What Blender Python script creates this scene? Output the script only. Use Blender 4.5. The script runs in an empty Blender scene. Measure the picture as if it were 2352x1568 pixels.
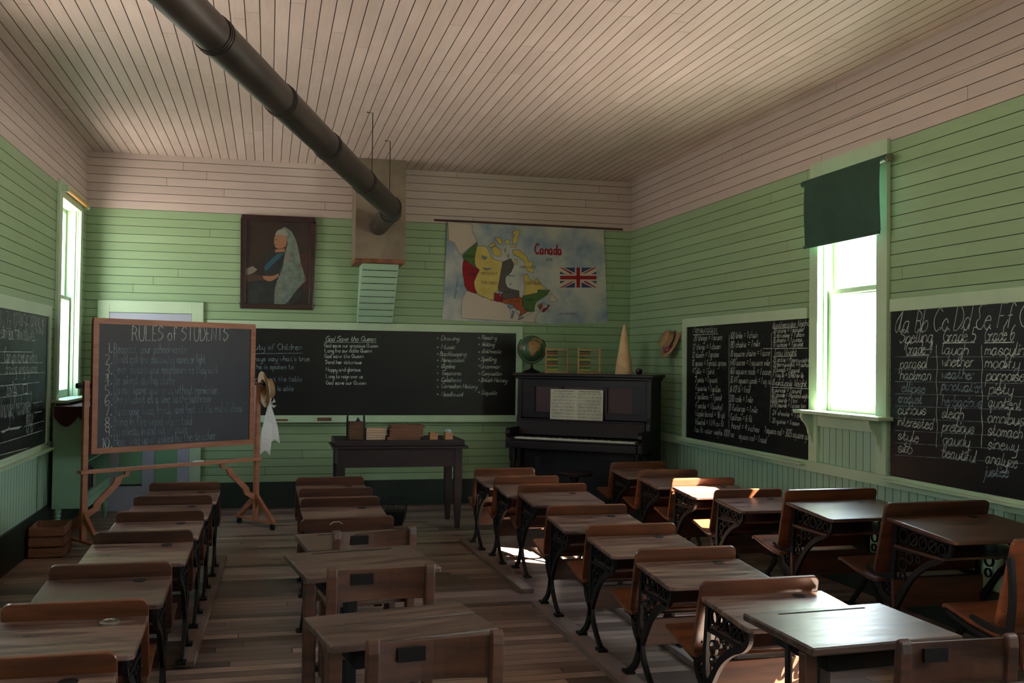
import bpy, bmesh, math, random
from mathutils import Vector, Matrix
random.seed(7)
PI = math.pi
S = bpy.context.scene
COL = S.collection

# ------------------------------------------------------------------ camera
HC = 1.516
YAW, PITCH, ROLL, FPX = .2398, .0202, .0124, 2281.1
cf = Vector((math.sin(YAW)*math.cos(PITCH), math.cos(YAW)*math.cos(PITCH), math.sin(PITCH)))
r0 = Vector((math.cos(YAW), -math.sin(YAW), 0)); u0 = r0.cross(cf)
cr = r0*math.cos(ROLL) + u0*math.sin(ROLL); cu = -r0*math.sin(ROLL) + u0*math.cos(ROLL)
cam = bpy.data.cameras.new('camera'); camo = bpy.data.objects.new('camera', cam); COL.objects.link(camo)
cam.sensor_width = 36; cam.lens = FPX/2352*36; cam.clip_start = .05
M = Matrix((cr, cu, -cf)).transposed().to_4x4(); M.translation = Vector((0, 0, HC)); camo.matrix_world = M
S.camera = camo

# ------------------------------------------------------------------ colour, world, sun
S.view_settings.view_transform = 'Standard'; S.view_settings.look = 'None'; S.view_settings.gamma = 1
S.view_settings.use_curve_mapping = False
S.view_settings.exposure = 1.5
S.cycles.use_denoising = True
S.cycles.max_bounces = 10; S.cycles.diffuse_bounces = 6; S.cycles.glossy_bounces = 3
S.cycles.sample_clamp_indirect = 8; S.cycles.caustics_reflective = False; S.cycles.caustics_refractive = False

def srgb(h):
    v = [int(h[i:i+2], 16)/255 for i in (0, 2, 4)]
    return tuple(x/12.92 if x <= .04045 else ((x+.055)/1.055)**2.4 for x in v) + (1,)

SKY_LIGHT, GROUND_LIGHT = 8.5, 15.0
W = bpy.data.worlds.new('daylight'); S.world = W; W.use_nodes = True
n = W.node_tree.nodes; l = W.node_tree.links; n.clear()
out = n.new('ShaderNodeOutputWorld'); bg = n.new('ShaderNodeBackground')
tc = n.new('ShaderNodeTexCoord'); sp = n.new('ShaderNodeSeparateXYZ'); rmp = n.new('ShaderNodeValToRGB'); mr = n.new('ShaderNodeMapRange')
mr.inputs['From Min'].default_value = -1; mr.inputs['From Max'].default_value = 1
l.new(tc.outputs['Generated'], sp.inputs[0]); l.new(sp.outputs['Z'], mr.inputs['Value']); l.new(mr.outputs[0], rmp.inputs[0])
e = rmp.color_ramp.elements
g = GROUND_LIGHT/SKY_LIGHT
e[0].position = 0.0; e[0].color = (1.0*g, .84*g, .73*g, 1)
e[1].position = 1.0; e[1].color = (.42, .62, 1, 1)
a = e.new(.485); a.color = (.95*g, .84*g, .75*g, 1)
a = e.new(.515); a.color = (.86, .91, 1, 1)
a = e.new(.7); a.color = (.72, .86, 1, 1)
mx = n.new('ShaderNodeMapRange'); mx.inputs['From Min'].default_value = -.6; mx.inputs['From Max'].default_value = .6; mx.inputs['To Min'].default_value = .34; mx.inputs['To Max'].default_value = 1.35
l.new(sp.outputs['X'], mx.inputs['Value']); vm = n.new('ShaderNodeVectorMath'); vm.operation = 'SCALE'; l.new(rmp.outputs[0], vm.inputs[0]); l.new(mx.outputs[0], vm.inputs['Scale'])   # the sunny side is to the right
l.new(vm.outputs[0], bg.inputs[0]); bg.inputs[1].default_value = SKY_LIGHT; l.new(bg.outputs[0], out.inputs[0])

SUN_DIR = Vector((-1, .70, -1.2)).normalized()
sl = bpy.data.lights.new('sun', 'SUN'); sl.energy = 80; sl.angle = math.radians(.8); sl.color = (1, .90, .76)
so = bpy.data.objects.new('sun', sl); COL.objects.link(so); so.rotation_euler = SUN_DIR.to_track_quat('-Z', 'Y').to_euler()

# room survey (metres, camera stands at x = y = 0)
XL, XR, YB, YF, ZC, ZG = -1.763, 3.909, 10.455, -2.4, 3.535, 2.982
# window openings: (wall, y0, y1, z0, z1)
WIN = [('R', 5.785, 6.505, 1.185, 2.86), ('L', 9.16, 10.02, 1.14, 2.875),
       ('R', 1.75, 2.47, 1.185, 2.86), ('R', -1.2, -.48, 1.185, 2.86), ('L', 5.3, 6.16, 1.14, 2.875), ('L', 1.5, 2.36, 1.14, 2.875)]  # windows on this line are out of view, added for the daylight they bring
def portal(w, y0, y1, z0, z1):
    L = bpy.data.lights.new('window_portal', 'AREA'); L.shape = 'RECTANGLE'; L.size = y1-y0; L.size_y = z1-z0; L.cycles.is_portal = True
    o = bpy.data.objects.new('window_portal', L); COL.objects.link(o)
    o.location = ((XR+.16) if w == 'R' else (XL-.16), (y0+y1)/2, (z0+z1)/2)
    d = Vector((-1 if w == 'R' else 1, 0, 0)); o.rotation_euler = d.to_track_quat('-Z', 'Z').to_euler()
for w_ in WIN: portal(*w_)

# ------------------------------------------------------------------ survey helper: where a sight line meets a surface
def sight(px, py): return cf + cr*(px-1176)/FPX - cu*(py-784)/FPX
def on_y(px, py, y): d = sight(px, py); return Vector((0, 0, HC)) + d*(y/d.y)
def on_x(px, py, x): d = sight(px, py); return Vector((0, 0, HC)) + d*(x/d.x)
def on_z(px, py, z): d = sight(px, py); return Vector((0, 0, HC)) + d*((z-HC)/d.z)
def on_plane(px, py, P, N): d = sight(px, py); c = Vector((0, 0, HC)); return c + d*((P-c).dot(N)/d.dot(N))

# ------------------------------------------------------------------ materials
def mat(name, col, rough=.6, metal=0, spec=.5, col2=None, scale=(6, 6, 6), noise=0.0, bump=0.0, bscale=None, contrast=(.35, .65), detail=4, coat=0, trans=0):
    m = bpy.data.materials.new(name); m.use_nodes = True
    N = m.node_tree.nodes; L = m.node_tree.links; b = N['Principled BSDF']
    b.inputs['Roughness'].default_value = rough; b.inputs['Metallic'].default_value = metal
    b.inputs['Specular IOR Level'].default_value = spec; b.inputs['Coat Weight'].default_value = coat
    c1 = srgb(col); b.inputs['Base Color'].default_value = c1
    if col2:
        t = N.new('ShaderNodeTexCoord'); mp = N.new('ShaderNodeMapping'); mp.inputs['Scale'].default_value = scale
        oi = N.new('ShaderNodeObjectInfo'); ad = N.new('ShaderNodeVectorMath'); ad.operation = 'ADD'
        ml = N.new('ShaderNodeMath'); ml.operation = 'MULTIPLY'; ml.inputs[1].default_value = 37
        L.new(oi.outputs['Random'], ml.inputs[0]); L.new(t.outputs['Object'], ad.inputs[0]); L.new(ml.outputs[0], ad.inputs[1])
        nz = N.new('ShaderNodeTexNoise'); nz.inputs['Scale'].default_value = 1; nz.inputs['Detail'].default_value = detail; nz.inputs['Roughness'].default_value = .62
        L.new(ad.outputs[0], mp.inputs[0]); L.new(mp.outputs[0], nz.inputs[0])
        r = N.new('ShaderNodeValToRGB'); r.color_ramp.elements[0].position = contrast[0]; r.color_ramp.elements[1].position = contrast[1]
        r.color_ramp.elements[0].color = c1; r.color_ramp.elements[1].color = srgb(col2)
        L.new(nz.outputs[0], r.inputs[0]); L.new(r.outputs[0], b.inputs['Base Color'])
        if bump:
            bp = N.new('ShaderNodeBump'); bp.inputs['Strength'].default_value = bump; bp.inputs['Distance'].default_value = .002
            L.new(nz.outputs[0], bp.inputs['Height']); L.new(bp.outputs[0], b.inputs['Normal'])
        if noise:
            mm = N.new('ShaderNodeMapRange'); mm.inputs['To Min'].default_value = max(.05, rough-noise); mm.inputs['To Max'].default_value = min(1, rough+noise)
            L.new(nz.outputs[0], mm.inputs[0]); L.new(mm.outputs[0], b.inputs['Roughness'])
    return m

def boards_mat(name, col, col2, axis, pitch, length, dark, rough=.5, var=.10, joint=.004):
    """painted or bare boards: butt joints and a slight change of tone from board to board. axis = (along, across) as object axes"""
    m = bpy.data.materials.new(name); m.use_nodes = True
    N = m.node_tree.nodes; L = m.node_tree.links; b = N['Principled BSDF']; b.inputs['Roughness'].default_value = rough
    t = N.new('ShaderNodeTexCoord'); s = N.new('ShaderNodeSeparateXYZ'); c = N.new('ShaderNodeCombineXYZ')
    L.new(t.outputs['Object'], s.inputs[0]); L.new(s.outputs[axis[1]], c.inputs[1])
    dv = N.new('ShaderNodeMath'); dv.operation = 'DIVIDE'; dv.inputs[1].default_value = pitch; fl = N.new('ShaderNodeMath'); fl.operation = 'FLOOR'
    wn = N.new('ShaderNodeTexWhiteNoise'); wn.noise_dimensions = '1D'; ma = N.new('ShaderNodeMath'); ma.operation = 'MULTIPLY_ADD'; ma.inputs[1].default_value = length
    L.new(s.outputs[axis[1]], dv.inputs[0]); L.new(dv.outputs[0], fl.inputs[0]); L.new(fl.outputs[0], wn.inputs['W']); L.new(wn.outputs[0], ma.inputs[0]); L.new(s.outputs[axis[0]], ma.inputs[2]); L.new(ma.outputs[0], c.inputs[0])
    br = N.new('ShaderNodeTexBrick'); br.offset = 0; br.offset_frequency = 2; br.squash = 1
    br.inputs['Scale'].default_value = 1; br.inputs['Brick Width'].default_value = length; br.inputs['Row Height'].default_value = pitch
    br.inputs['Mortar Size'].default_value = joint*.5; br.inputs['Mortar Smooth'].default_value = .1; br.inputs['Bias'].default_value = 0
    br.inputs['Color1'].default_value = srgb(col); br.inputs['Color2'].default_value = srgb(col2); br.inputs['Mortar'].default_value = srgb(dark)
    L.new(c.outputs[0], br.inputs[0])
    mp = N.new('ShaderNodeMapping'); mp.inputs['Scale'].default_value = (1.2, 14, 1); L.new(c.outputs[0], mp.inputs[0])
    nz = N.new('ShaderNodeTexNoise'); nz.inputs['Scale'].default_value = 3; nz.inputs['Detail'].default_value = 6; L.new(mp.outputs[0], nz.inputs[0])
    mx = N.new('ShaderNodeMix'); mx.data_type = 'RGBA'; mx.blend_type = 'OVERLAY'; mx.inputs[0].default_value = var
    L.new(br.outputs[0], mx.inputs[6]); L.new(nz.outputs[0], mx.inputs[7])
    mx2 = N.new('ShaderNodeMix'); mx2.data_type = 'RGBA'; mx2.blend_type = 'MULTIPLY'; mx2.inputs[0].default_value = var*1.5
    n2 = N.new('ShaderNodeTexNoise'); n2.inputs['Scale'].default_value = 1.7; n2.inputs['Detail'].default_value = 3; L.new(c.outputs[0], n2.inputs[0])
    L.new(mx.outputs[2], mx2.inputs[6]); L.new(n2.outputs[0], mx2.inputs[7]); L.new(mx2.outputs[2], b.inputs['Base Color'])
    bp = N.new('ShaderNodeBump'); bp.inputs['Strength'].default_value = .25; bp.inputs['Distance'].default_value = .003
    L.new(nz.outputs[0], bp.inputs['Height']); L.new(bp.outputs[0], b.inputs['Normal'])
    return m

PITCH_B = .08283
MT = dict(
 green_h=boards_mat('green_siding_paint', '93b088', '8aa77f', (1, 2), PITCH_B, 4.6, '3c5236'),
 green_b=boards_mat('green_siding_paint_x', '93b088', '8aa77f', (0, 2), PITCH_B, 4.6, '3c5236'),
 white_h=boards_mat('cream_siding_paint', 'cbbcb6', 'c0b1aa', (1, 2), PITCH_B, 4.4, '5a504a'),
 white_b=boards_mat('cream_siding_paint_x', 'cbbcb6', 'c0b1aa', (0, 2), PITCH_B, 4.4, '5a504a'),
 ceil=boards_mat('ceiling_board_paint', 'dfcbc4', 'd3bfb6', (1, 0), .085, 3.1, '4a423a', rough=.45, var=.2),
 trim=mat('green_trim_paint', 'b0c8aa', .45, col2='a6bea1', scale=(3, 3, 3), bump=.1),
 wains=mat('wainscot_paint', '9cbda4', .5, col2='92b399', scale=(3, 3, 1)),
 dgreen=mat('dark_green_base_paint', '14261d', .5, col2='0e1a15', scale=(3, 3, 3)),
 groove=mat('groove_dark', '465038', .9),  # darker tone of the grooves between green boards
 grooveW=mat('groove_dark_cream', '5c5044', .9),  # darker tone of the grooves in cream band and ceiling
 slate=mat('slate_black', '0b0c0d', .42, spec=.35, col2='121314', scale=(1.5, 1.5, 2.2), noise=.1, contrast=(.3, .8)),
 slate2=mat('slate_blue_grey', '24272d', .55, col2='30343c', scale=(1.5, 1.5, 2.2), contrast=(.3, .8)),
 chalk=mat('chalk', 'c3cfc6', .95, col2='7f8a84', scale=(18, 18, 18)),
 chalkf=mat('faded_chalk', '8498a0', .95, col2='49535d', scale=(14, 14, 14)),
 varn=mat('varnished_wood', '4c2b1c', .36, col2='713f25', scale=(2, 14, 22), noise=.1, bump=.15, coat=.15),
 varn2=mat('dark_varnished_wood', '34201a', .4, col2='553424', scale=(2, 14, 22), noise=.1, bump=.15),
 top=mat('worn_desk_top', '46302a', .33, spec=.45, col2='7a6154', scale=(3, 26, 26), noise=.16, bump=.3, contrast=(.42, .62), detail=6),
 topd=mat('worn_dark_top', '38261f', .36, spec=.4, col2='5e4a40', scale=(3, 24, 24), noise=.16, bump=.3, contrast=(.42, .62), detail=6),
 iron=mat('black_cast_iron', '060707', .5, spec=.35, col2='0c0d0e', scale=(20, 20, 20), bump=.2),
 glass_ink=mat('inkwell_glass', '15181a', .12, metal=.3),
 easel=mat('easel_wood', 'a06848', .5, col2='8a5438', scale=(3, 3, 20), bump=.1),
 table=mat('dark_table_paint', '21161a', .42, spec=.35, col2='2a1c20', scale=(4, 4, 4)),
 piano=mat('piano_case', '120a0b', .38, col2='1a0f10', scale=(3, 3, 3), spec=.3),
 piano_p=mat('piano_red_panel', '2c100e', .5, col2='381512', scale=(3, 3, 10)),
 ivory=mat('ivory', 'cfccc0', .4), black=mat('black', '0a0a0b', .55, spec=.3), blackw=mat('black_wood', '15110f', .8, spec=.2),
 paper=mat('old_paper', 'c4c2b0', .9, col2='aeb0a2', scale=(9, 9, 9)), ink=mat('printed_ink', '4d5150', .9),
 gold=mat('faded_gold_lettering', '75705e', .5, metal=.2),
 pipe=mat('stove_pipe_metal', '241f1b', .42, metal=.3, col2='37302a', scale=(3, 3, 3), noise=.12, bump=.1),
 box=mat('stained_chimney_metal', '7d6f5e', .6, col2='6a6050', scale=(5, 5, 4), noise=.1),
 boxs=mat('chimney_bare_wood', '8b5638', .7, col2='5b3424', scale=(10, 10, 10)),
 shade=mat('green_shade_cloth', '1f4736', .6, col2='1a3c2e', scale=(4, 4, 4)),
 runner=mat('worn_runner_wood', '5f4e45', .5, col2='7d6a5f', scale=(20, 3, 20), bump=.2),
 rod=mat('brass_wood_roller', 'b0854a', .4), red_rod=mat('red_brown_rod', '4a2018', .6),
 door=mat('door_pale_paint', 'a3a9b8', .5, col2='9aa0b0', scale=(4, 4, 4)), door_p=mat('door_green_panel', '74a07c', .5),
 straw=mat('straw', 'a98a66', .8, col2='8f7250', scale=(60, 60, 60), bump=.4), ribbon=mat('white_ribbon', 'd6d8d8', .5),
 navy=mat('navy_ribbon', '14202a', .5), rose=mat('pink_rose', 'a0446a', .7), crim=mat('crimson_bow', '541420', .7),
 sea=mat('globe_sea', '35523c', .35, coat=.1), land=mat('globe_land', '9a7742', .35, col2='7f6038', scale=(20, 20, 20)),
 cone=mat('cream_paper_cone', 'c9ae88', .8, col2='bda079', scale=(9, 9, 9)), apple=mat('dark_apple', '3c0f14', .25),
 pine=mat('pale_pine', 'b07f5a', .6, col2='9b6b48', scale=(3, 30, 30)), crate=mat('crate_wood', '7d5238', .7, col2='63402c', scale=(3, 3, 30)),
 bead_r=mat('red_beads', '8c1a20', .35), bead_y=mat('yellow_beads', 'c9b024', .35), bead_g=mat('green_beads', '1c6a44', .35), bead_k=mat('black_beads', '111318', .3), bead_n=mat('natural_beads', 'b08052', .4),
 brass=mat('dull_metal', '8a8578', .35, metal=.8), book1=mat('brown_book', '6a4630', .7, col2='54361f', scale=(9, 9, 9)), page=mat('pale_book_edges', 'c0a58a', .8, col2='a88a72', scale=(4, 4, 90)),
 bookd=mat('dark_book', '2c2a2c', .6), blue=mat('blue_jar', '24406a', .3), maroon=mat('dark_red_cloth', '3a1014', .8),
 cup=mat('cupboard_green_paint', '84ab90', .5, col2='7ba186', scale=(3, 3, 3)), foil=mat('crumpled_paper', 'c5cdd2', .5, col2='8f989e', scale=(40, 40, 40)),
 floor=boards_mat('worn_floor_boards', 'ba9a8a', '58443d', (0, 1), .085, 2.4, '1c1512', rough=.34, var=.45, joint=.006),
)
gm = bpy.data.materials.new('window_glass'); gm.use_nodes = True
N_ = gm.node_tree.nodes; L_ = gm.node_tree.links; N_.clear()
o_ = N_.new('ShaderNodeOutputMaterial'); t_ = N_.new('ShaderNodeBsdfTransparent'); g_ = N_.new('ShaderNodeBsdfGlossy'); g_.inputs['Roughness'].default_value = .03
x_ = N_.new('ShaderNodeMixShader'); x_.inputs[0].default_value = .06; t_.inputs[0].default_value = (.97, .98, .97, 1)
L_.new(t_.outputs[0], x_.inputs[1]); L_.new(g_.outputs[0], x_.inputs[2]); L_.new(x_.outputs[0], o_.inputs[0]); MT['glass'] = gm

# ------------------------------------------------------------------ mesh builder
class MB:
    def __init__(s, ): s.v = []; s.f = []; s.m = []; s.mi = 0
    def face(s, pts):
        i = len(s.v); s.v += [tuple(p) for p in pts]; s.f.append(tuple(range(i, i+len(pts)))); s.m.append(s.mi)
    def mesh(s, vs, fs, T=None):
        i = len(s.v); s.v += [tuple(T @ Vector(p)) if T else tuple(p) for p in vs]
        for f in fs: s.f.append(tuple(i+k for k in f)); s.m.append(s.mi)
    def box(s, x0, x1, y0, y1, z0, z1, T=None):
        vs = [(x, y, z) for z in (z0, z1) for y in (y0, y1) for x in (x0, x1)]
        s.mesh(vs, [(0, 2, 3, 1), (4, 5, 7, 6), (0, 1, 5, 4), (1, 3, 7, 5), (3, 2, 6, 7), (2, 0, 4, 6)], T); return s
    def prism(s, pts, a0, a1, ax='x', T=None):
        """extrude the closed 2D outline pts along an axis. ax x: pts=(y,z); y: (x,z); z: (x,y)"""
        f = {'x': lambda p, a: (a, p[0], p[1]), 'y': lambda p, a: (p[0], a, p[1]), 'z': lambda p, a: (p[0], p[1], a)}[ax]
        k = len(pts); vs = [f(p, a0) for p in pts] + [f(p, a1) for p in pts]
        s.mesh(vs, [tuple(range(k))[::-1], tuple(range(k, 2*k))] + [(i, (i+1) % k, k+(i+1) % k, k+i) for i in range(k)], T); return s
    def plate(s, path, w, x0, x1, T=None):
        """flat bar of width w (number or list) along a 2D (y,z) path, thickness x0..x1"""
        P = smooth(path); k = len(P); ws = w if isinstance(w, (list, tuple)) else [w]*2
        L = []; R = []
        for i, p in enumerate(P):
            q = P[min(i+1, k-1)]; o = P[max(i-1, 0)]; dx, dy = q[0]-o[0], q[1]-o[1]; d = math.hypot(dx, dy) or 1
            t = i/(k-1); j = t*(len(ws)-1); a = int(min(j, len(ws)-2)); ww = ws[a]+(ws[a+1]-ws[a])*(j-a)
            L.append((p[0]-dy/d*ww/2, p[1]+dx/d*ww/2)); R.append((p[0]+dy/d*ww/2, p[1]-dx/d*ww/2))
        vs = [(x, *p) for x in (x0, x1) for p in L+R]; fs = []; K = 2*k
        for i in range(k-1):
            fs += [(i, i+1, k+i+1, k+i), (K+i, K+k+i, K+k+i+1, K+i+1), (i, K+i, K+i+1, i+1), (k+i, k+i+1, K+k+i+1, K+k+i)]
        fs += [(0, k, K+k, K), (k-1, K+k-1, K+2*k-1, 2*k-1)]
        s.mesh(vs, fs, T); return s
    def ring(s, c, r, w, x0, x1, T=None, n=14):
        vs = []; fs = []
        for i in range(n):
            a = 2*PI*i/n
            for x in (x0, x1):
                for q in (r-w/2, r+w/2): vs.append((x, c[0]+q*math.cos(a), c[1]+q*math.sin(a)))
        for i in range(n):
            j = (i+1) % n
            for a, b in ((0, 1), (1, 3), (3, 2), (2, 0)): fs.append((i*4+a, i*4+b, j*4+b, j*4+a))
        s.mesh(vs, fs, T); return s
    def lathe(s, prof, c=(0, 0, 0), n=20, T=None, cap=True):
        """prof: list of (r,z)"""
        vs = []; fs = []
        for r, z in prof:
            for i in range(n): a = 2*PI*i/n; vs.append((c[0]+r*math.cos(a), c[1]+r*math.sin(a), c[2]+z))
        for j in range(len(prof)-1):
            for i in range(n): k = (i+1) % n; fs.append((j*n+i, j*n+k, (j+1)*n+k, (j+1)*n+i))
        if cap: fs.append(tuple(range(n))[::-1]); fs.append(tuple(range((len(prof)-1)*n, len(prof)*n)))
        s.mesh(vs, fs, T); return s
    def tube(s, path, r, n=8, T=None):
        """round bar along a 3D path; r number or list"""
        P = [Vector(p) for p in path]; k = len(P); rs = r if isinstance(r, (list, tuple)) else [r]*k; vs = []; fs = []; up = None
        for i, p in enumerate(P):
            d = (P[min(i+1, k-1)]-P[max(i-1, 0)]).normalized()
            if up is None: up = Vector((0, 0, 1)) if abs(d.z) < .9 else Vector((1, 0, 0))
            a = d.cross(up).normalized(); b = a.cross(d).normalized(); up = b
            for j in range(n): t = 2*PI*j/n; vs.append(p+(a*math.cos(t)+b*math.sin(t))*rs[i])
        for i in range(k-1):
            for j in range(n): q = (j+1) % n; fs.append((i*n+j, i*n+q, (i+1)*n+q, (i+1)*n+j))
        fs.append(tuple(range(n))[::-1]); fs.append(tuple(range((k-1)*n, k*n)))
        s.mesh(vs, fs, T); return s
    def build(s, name, m, parent=None, bevel=0, smooth_=False, seg=2, **kw):
        me = bpy.data.meshes.new(name); me.from_pydata(s.v, [], s.f); me.update()
        ms = m if isinstance(m, (list, tuple)) else [m]
        for x in ms: me.materials.append(MT[x] if isinstance(x, str) else x)
        if len(ms) > 1: me.polygons.foreach_set('material_index', s.m)
        bm = bmesh.new(); bm.from_mesh(me); bmesh.ops.remove_doubles(bm, verts=bm.verts, dist=1e-5)
        if not kw.get('open'): bmesh.ops.recalc_face_normals(bm, faces=bm.faces)
        if bevel:
            ed = [e for e in bm.edges if len(e.link_faces) == 2 and e.calc_face_angle(0) > .6]
            try: bmesh.ops.bevel(bm, geom=ed, offset=bevel, segments=seg, affect='EDGES', profile=.6, clamp_overlap=True)
            except Exception: pass
        bm.to_mesh(me); bm.free()
        if smooth_:
            me.polygons.foreach_set('use_smooth', [True]*len(me.polygons)); me.set_sharp_from_angle(angle=.7)
        o = bpy.data.objects.new(name, me); COL.objects.link(o)
        if parent: o.parent = parent
        if kw.get('label'): o['label'] = kw['label']
        return o

def smooth(pts, n=5, corner=1.35):
    """Catmull-Rom through the points, keeping sharp turns as corners"""
    pts = [tuple(p) for p in pts]
    if len(pts) < 3: return pts
    segs = [[pts[0]]]
    for i in range(1, len(pts)-1):
        a = math.atan2(pts[i][1]-pts[i-1][1], pts[i][0]-pts[i-1][0]); b = math.atan2(pts[i+1][1]-pts[i][1], pts[i+1][0]-pts[i][0])
        d = abs((b-a+PI) % (2*PI)-PI); segs[-1].append(pts[i])
        if d > corner: segs.append([pts[i]])
    segs[-1].append(pts[-1]); out = [pts[0]]
    for s in segs:
        for i in range(len(s)-1):
            p0 = s[max(i-1, 0)]; p1 = s[i]; p2 = s[i+1]; p3 = s[min(i+2, len(s)-1)]
            m = 1 if len(s) == 2 else n
            for k in range(1, m+1):
                t = k/m
                out.append(tuple(.5*((2*p1[j])+(-p0[j]+p2[j])*t+(2*p0[j]-5*p1[j]+4*p2[j]-p3[j])*t*t+(-p0[j]+3*p1[j]-3*p2[j]+p3[j])*t**3) for j in range(2)))
    return out

def tag(o, label, cat, group=None, kind=None):
    o['label'] = label; o['category'] = cat
    if group: o['group'] = group
    if kind: o['kind'] = kind
    return o
def thing(name, loc, rz, label, cat, group=None):
    o = bpy.data.objects.new(name, None); COL.objects.link(o); o.location = loc; o.rotation_euler = (0, 0, rz)
    o.empty_display_size = .1
    return tag(o, label, cat, group)
KIDS = {}
def dup(root, loc, rz, label, group=None):
    r = root.copy(); COL.objects.link(r); r.location = loc; r.rotation_euler = (0, 0, rz); r['label'] = label
    if group: r['group'] = group
    for ch in [o for o in COL.objects if o.parent == root]:
        c = ch.copy(); COL.objects.link(c); c.parent = r
        for g in [o for o in COL.objects if o.parent == ch]:
            d = g.copy(); COL.objects.link(d); d.parent = c
    return r
def struct(o): o['kind'] = 'structure'; return o

# ------------------------------------------------------------------ handwriting: one-stroke letters on a 0-9 grid (baseline 3, x-height 6, cap 9)
GL = dict(a="36 16 05 04 13 23 35|36 33 43", b="09 03|05 26 35 34 23 03", c="35 26 16 05 04 13 23 34", d="35 26 16 05 04 13 23 35|39 33",
 e="05 35 26 16 05 04 13 23 34", f="38 29 18 13|06 26", g="36 16 05 04 13 23 35|36 31 20 00", h="09 03|05 16 26 35 33", i="06 03|07 08", j="16 11 00|17 18",
 k="09 03|26 04 23", l="09 04 13", m="06 03|05 16 25 23|25 36 45 43", n="06 03|05 16 26 35 33", o="16 05 04 13 23 34 35 26 16", p="06 00|05 26 35 34 23 03",
 q="35 26 16 05 04 13 23 35|36 30 41", r="06 03|05 16 26", s="35 26 16 05 34 23 13 04", t="18 14 23 34|06 26", u="06 04 13 23 35|36 33", v="06 13 26",
 w="06 13 25 33 46", x="06 33|36 03", y="06 04 13 23 34|36 31 20 00", z="06 36 03 33",
 A="03 29 43|15 35", B="03 09 28 37 26 06|26 35 34 23 03", C="48 29 07 05 23 44", D="03 09 29 47 45 23 03", E="39 09 03 33|06 26", F="39 09 03|06 26",
 G="48 29 07 05 23 44 46 26", H="09 03|49 43|06 46", I="19 13", J="39 34 13 04", K="09 03|49 06 43", L="09 03 43", M="03 09 25 49 43", N="03 09 43 49",
 O="29 07 05 23 45 47 29", P="03 09 38 37 26 06", Q="29 07 05 23 45 47 29|24 53", R="03 09 38 37 26 06|26 43", S="48 29 18 07 36 45 34 13 04", T="09 49|29 23",
 U="09 05 13 33 45 49", V="09 23 49", W="09 13 27 33 49", X="09 43|49 03", Y="09 26 49|26 23", Z="09 49 03 43")
GL.update({'0': "19 07 05 13 23 35 37 29 19", '1': "08 19 13", '2': "08 19 29 37 03 33", '3': "09 29 38 26 16|26 35 34 23 03", '4': "29 05 35|29 23",
 '5': "39 09 06 26 35 34 23 03", '6': "29 07 04 13 23 35 26 05", '7': "09 39 13", '8': "19 08 16 35 34 23 13 04 05 26 38 29 19", '9': "36 16 07 08 19 29 38 33",
 '=': "05 35|07 37", '.': "03 14", ',': "13 02", "'": "09 08", '?': "08 19 29 38 26 15 14|13 12", '!': "09 05|03 04", '-': "06 26", '&': "43 07 19 28 05 13 23 45", '$': "38 18 07 36 34 13 04|29 22",
 '/': "03 39"})
GL['A_'] = "39 28 06 04 13 24 39|39 34 43"; GL['E_'] = "39 19 08 16 05 04 13 33"
def glyph(c, cursive):
    if cursive and c+'_' in GL: c = c+'_'
    return [[(int(p[0]), int(p[1])) for p in s.split()] for s in GL.get(c, '').split('|') if s]
def layout(text, cursive):
    x = 0; st = []; prev = None
    for c in text:
        if c == ' ': x += 2.6; prev = None; continue
        g = glyph(c, cursive); w = max([p[0] for s in g for p in s] or [0])
        for s in g: st.append([(x+p[0]+random.uniform(-.08, .08), p[1]+random.uniform(-.1, .1)) for p in s])
        if cursive and prev is not None and c.islower(): st.append([(prev, 3.2), ((prev+x)/2, 3.6), (x+.3, 5)])
        prev = x+w if c.isalpha() else None
        x += w+(1.0 if cursive else 1.25)
    return st, max(x-1, 1)
def strokes(mb, st, P0, U, V, N, w, off=.0012):
    """lay ribbon strokes (unit coordinates) on the plane P0 + x*U + (y-3)*V"""
    Un, Vn = U.normalized(), V.normalized()
    for s in st:
        q = smooth(s, 4); pts = [P0+U*x+V*(y-3)+N*off for x, y in q]
        for i, p in enumerate(pts):
            a = pts[min(i+1, len(pts)-1)]-pts[max(i-1, 0)]
            if a.length < 1e-6: a = Un
            n_ = a.normalized().cross(N).normalized()*w/2
            if i: mb.face([la, lb, p+n_, p-n_])
            la, lb = p-n_, p+n_
def write(mb, surf, text, a, b, h, cursive=False, w=.006, slant=.28, N=None):
    """write text on a surface from sight point a to b (baseline), letters h metres tall"""
    P0, n_ = surf(*a); P1, _ = surf(*b); st, tot = layout(text, cursive); U = (P1-P0)/tot; V = Vector((0, 0, h/6))
    if cursive: V = V+U.normalized()*h/6*slant
    strokes(mb, st, P0, U, V, n_, w)
def line(mb, surf, pts, w=.005):
    q = [surf(*p) for p in pts]; n_ = q[0][1]
    for i in range(len(q)-1):
        a, b = q[i][0]+n_*.0012, q[i+1][0]+n_*.0012; c = (b-a).normalized().cross(n_)*w/2; mb.face([a-c, a+c, b+c, b-c])

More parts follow.
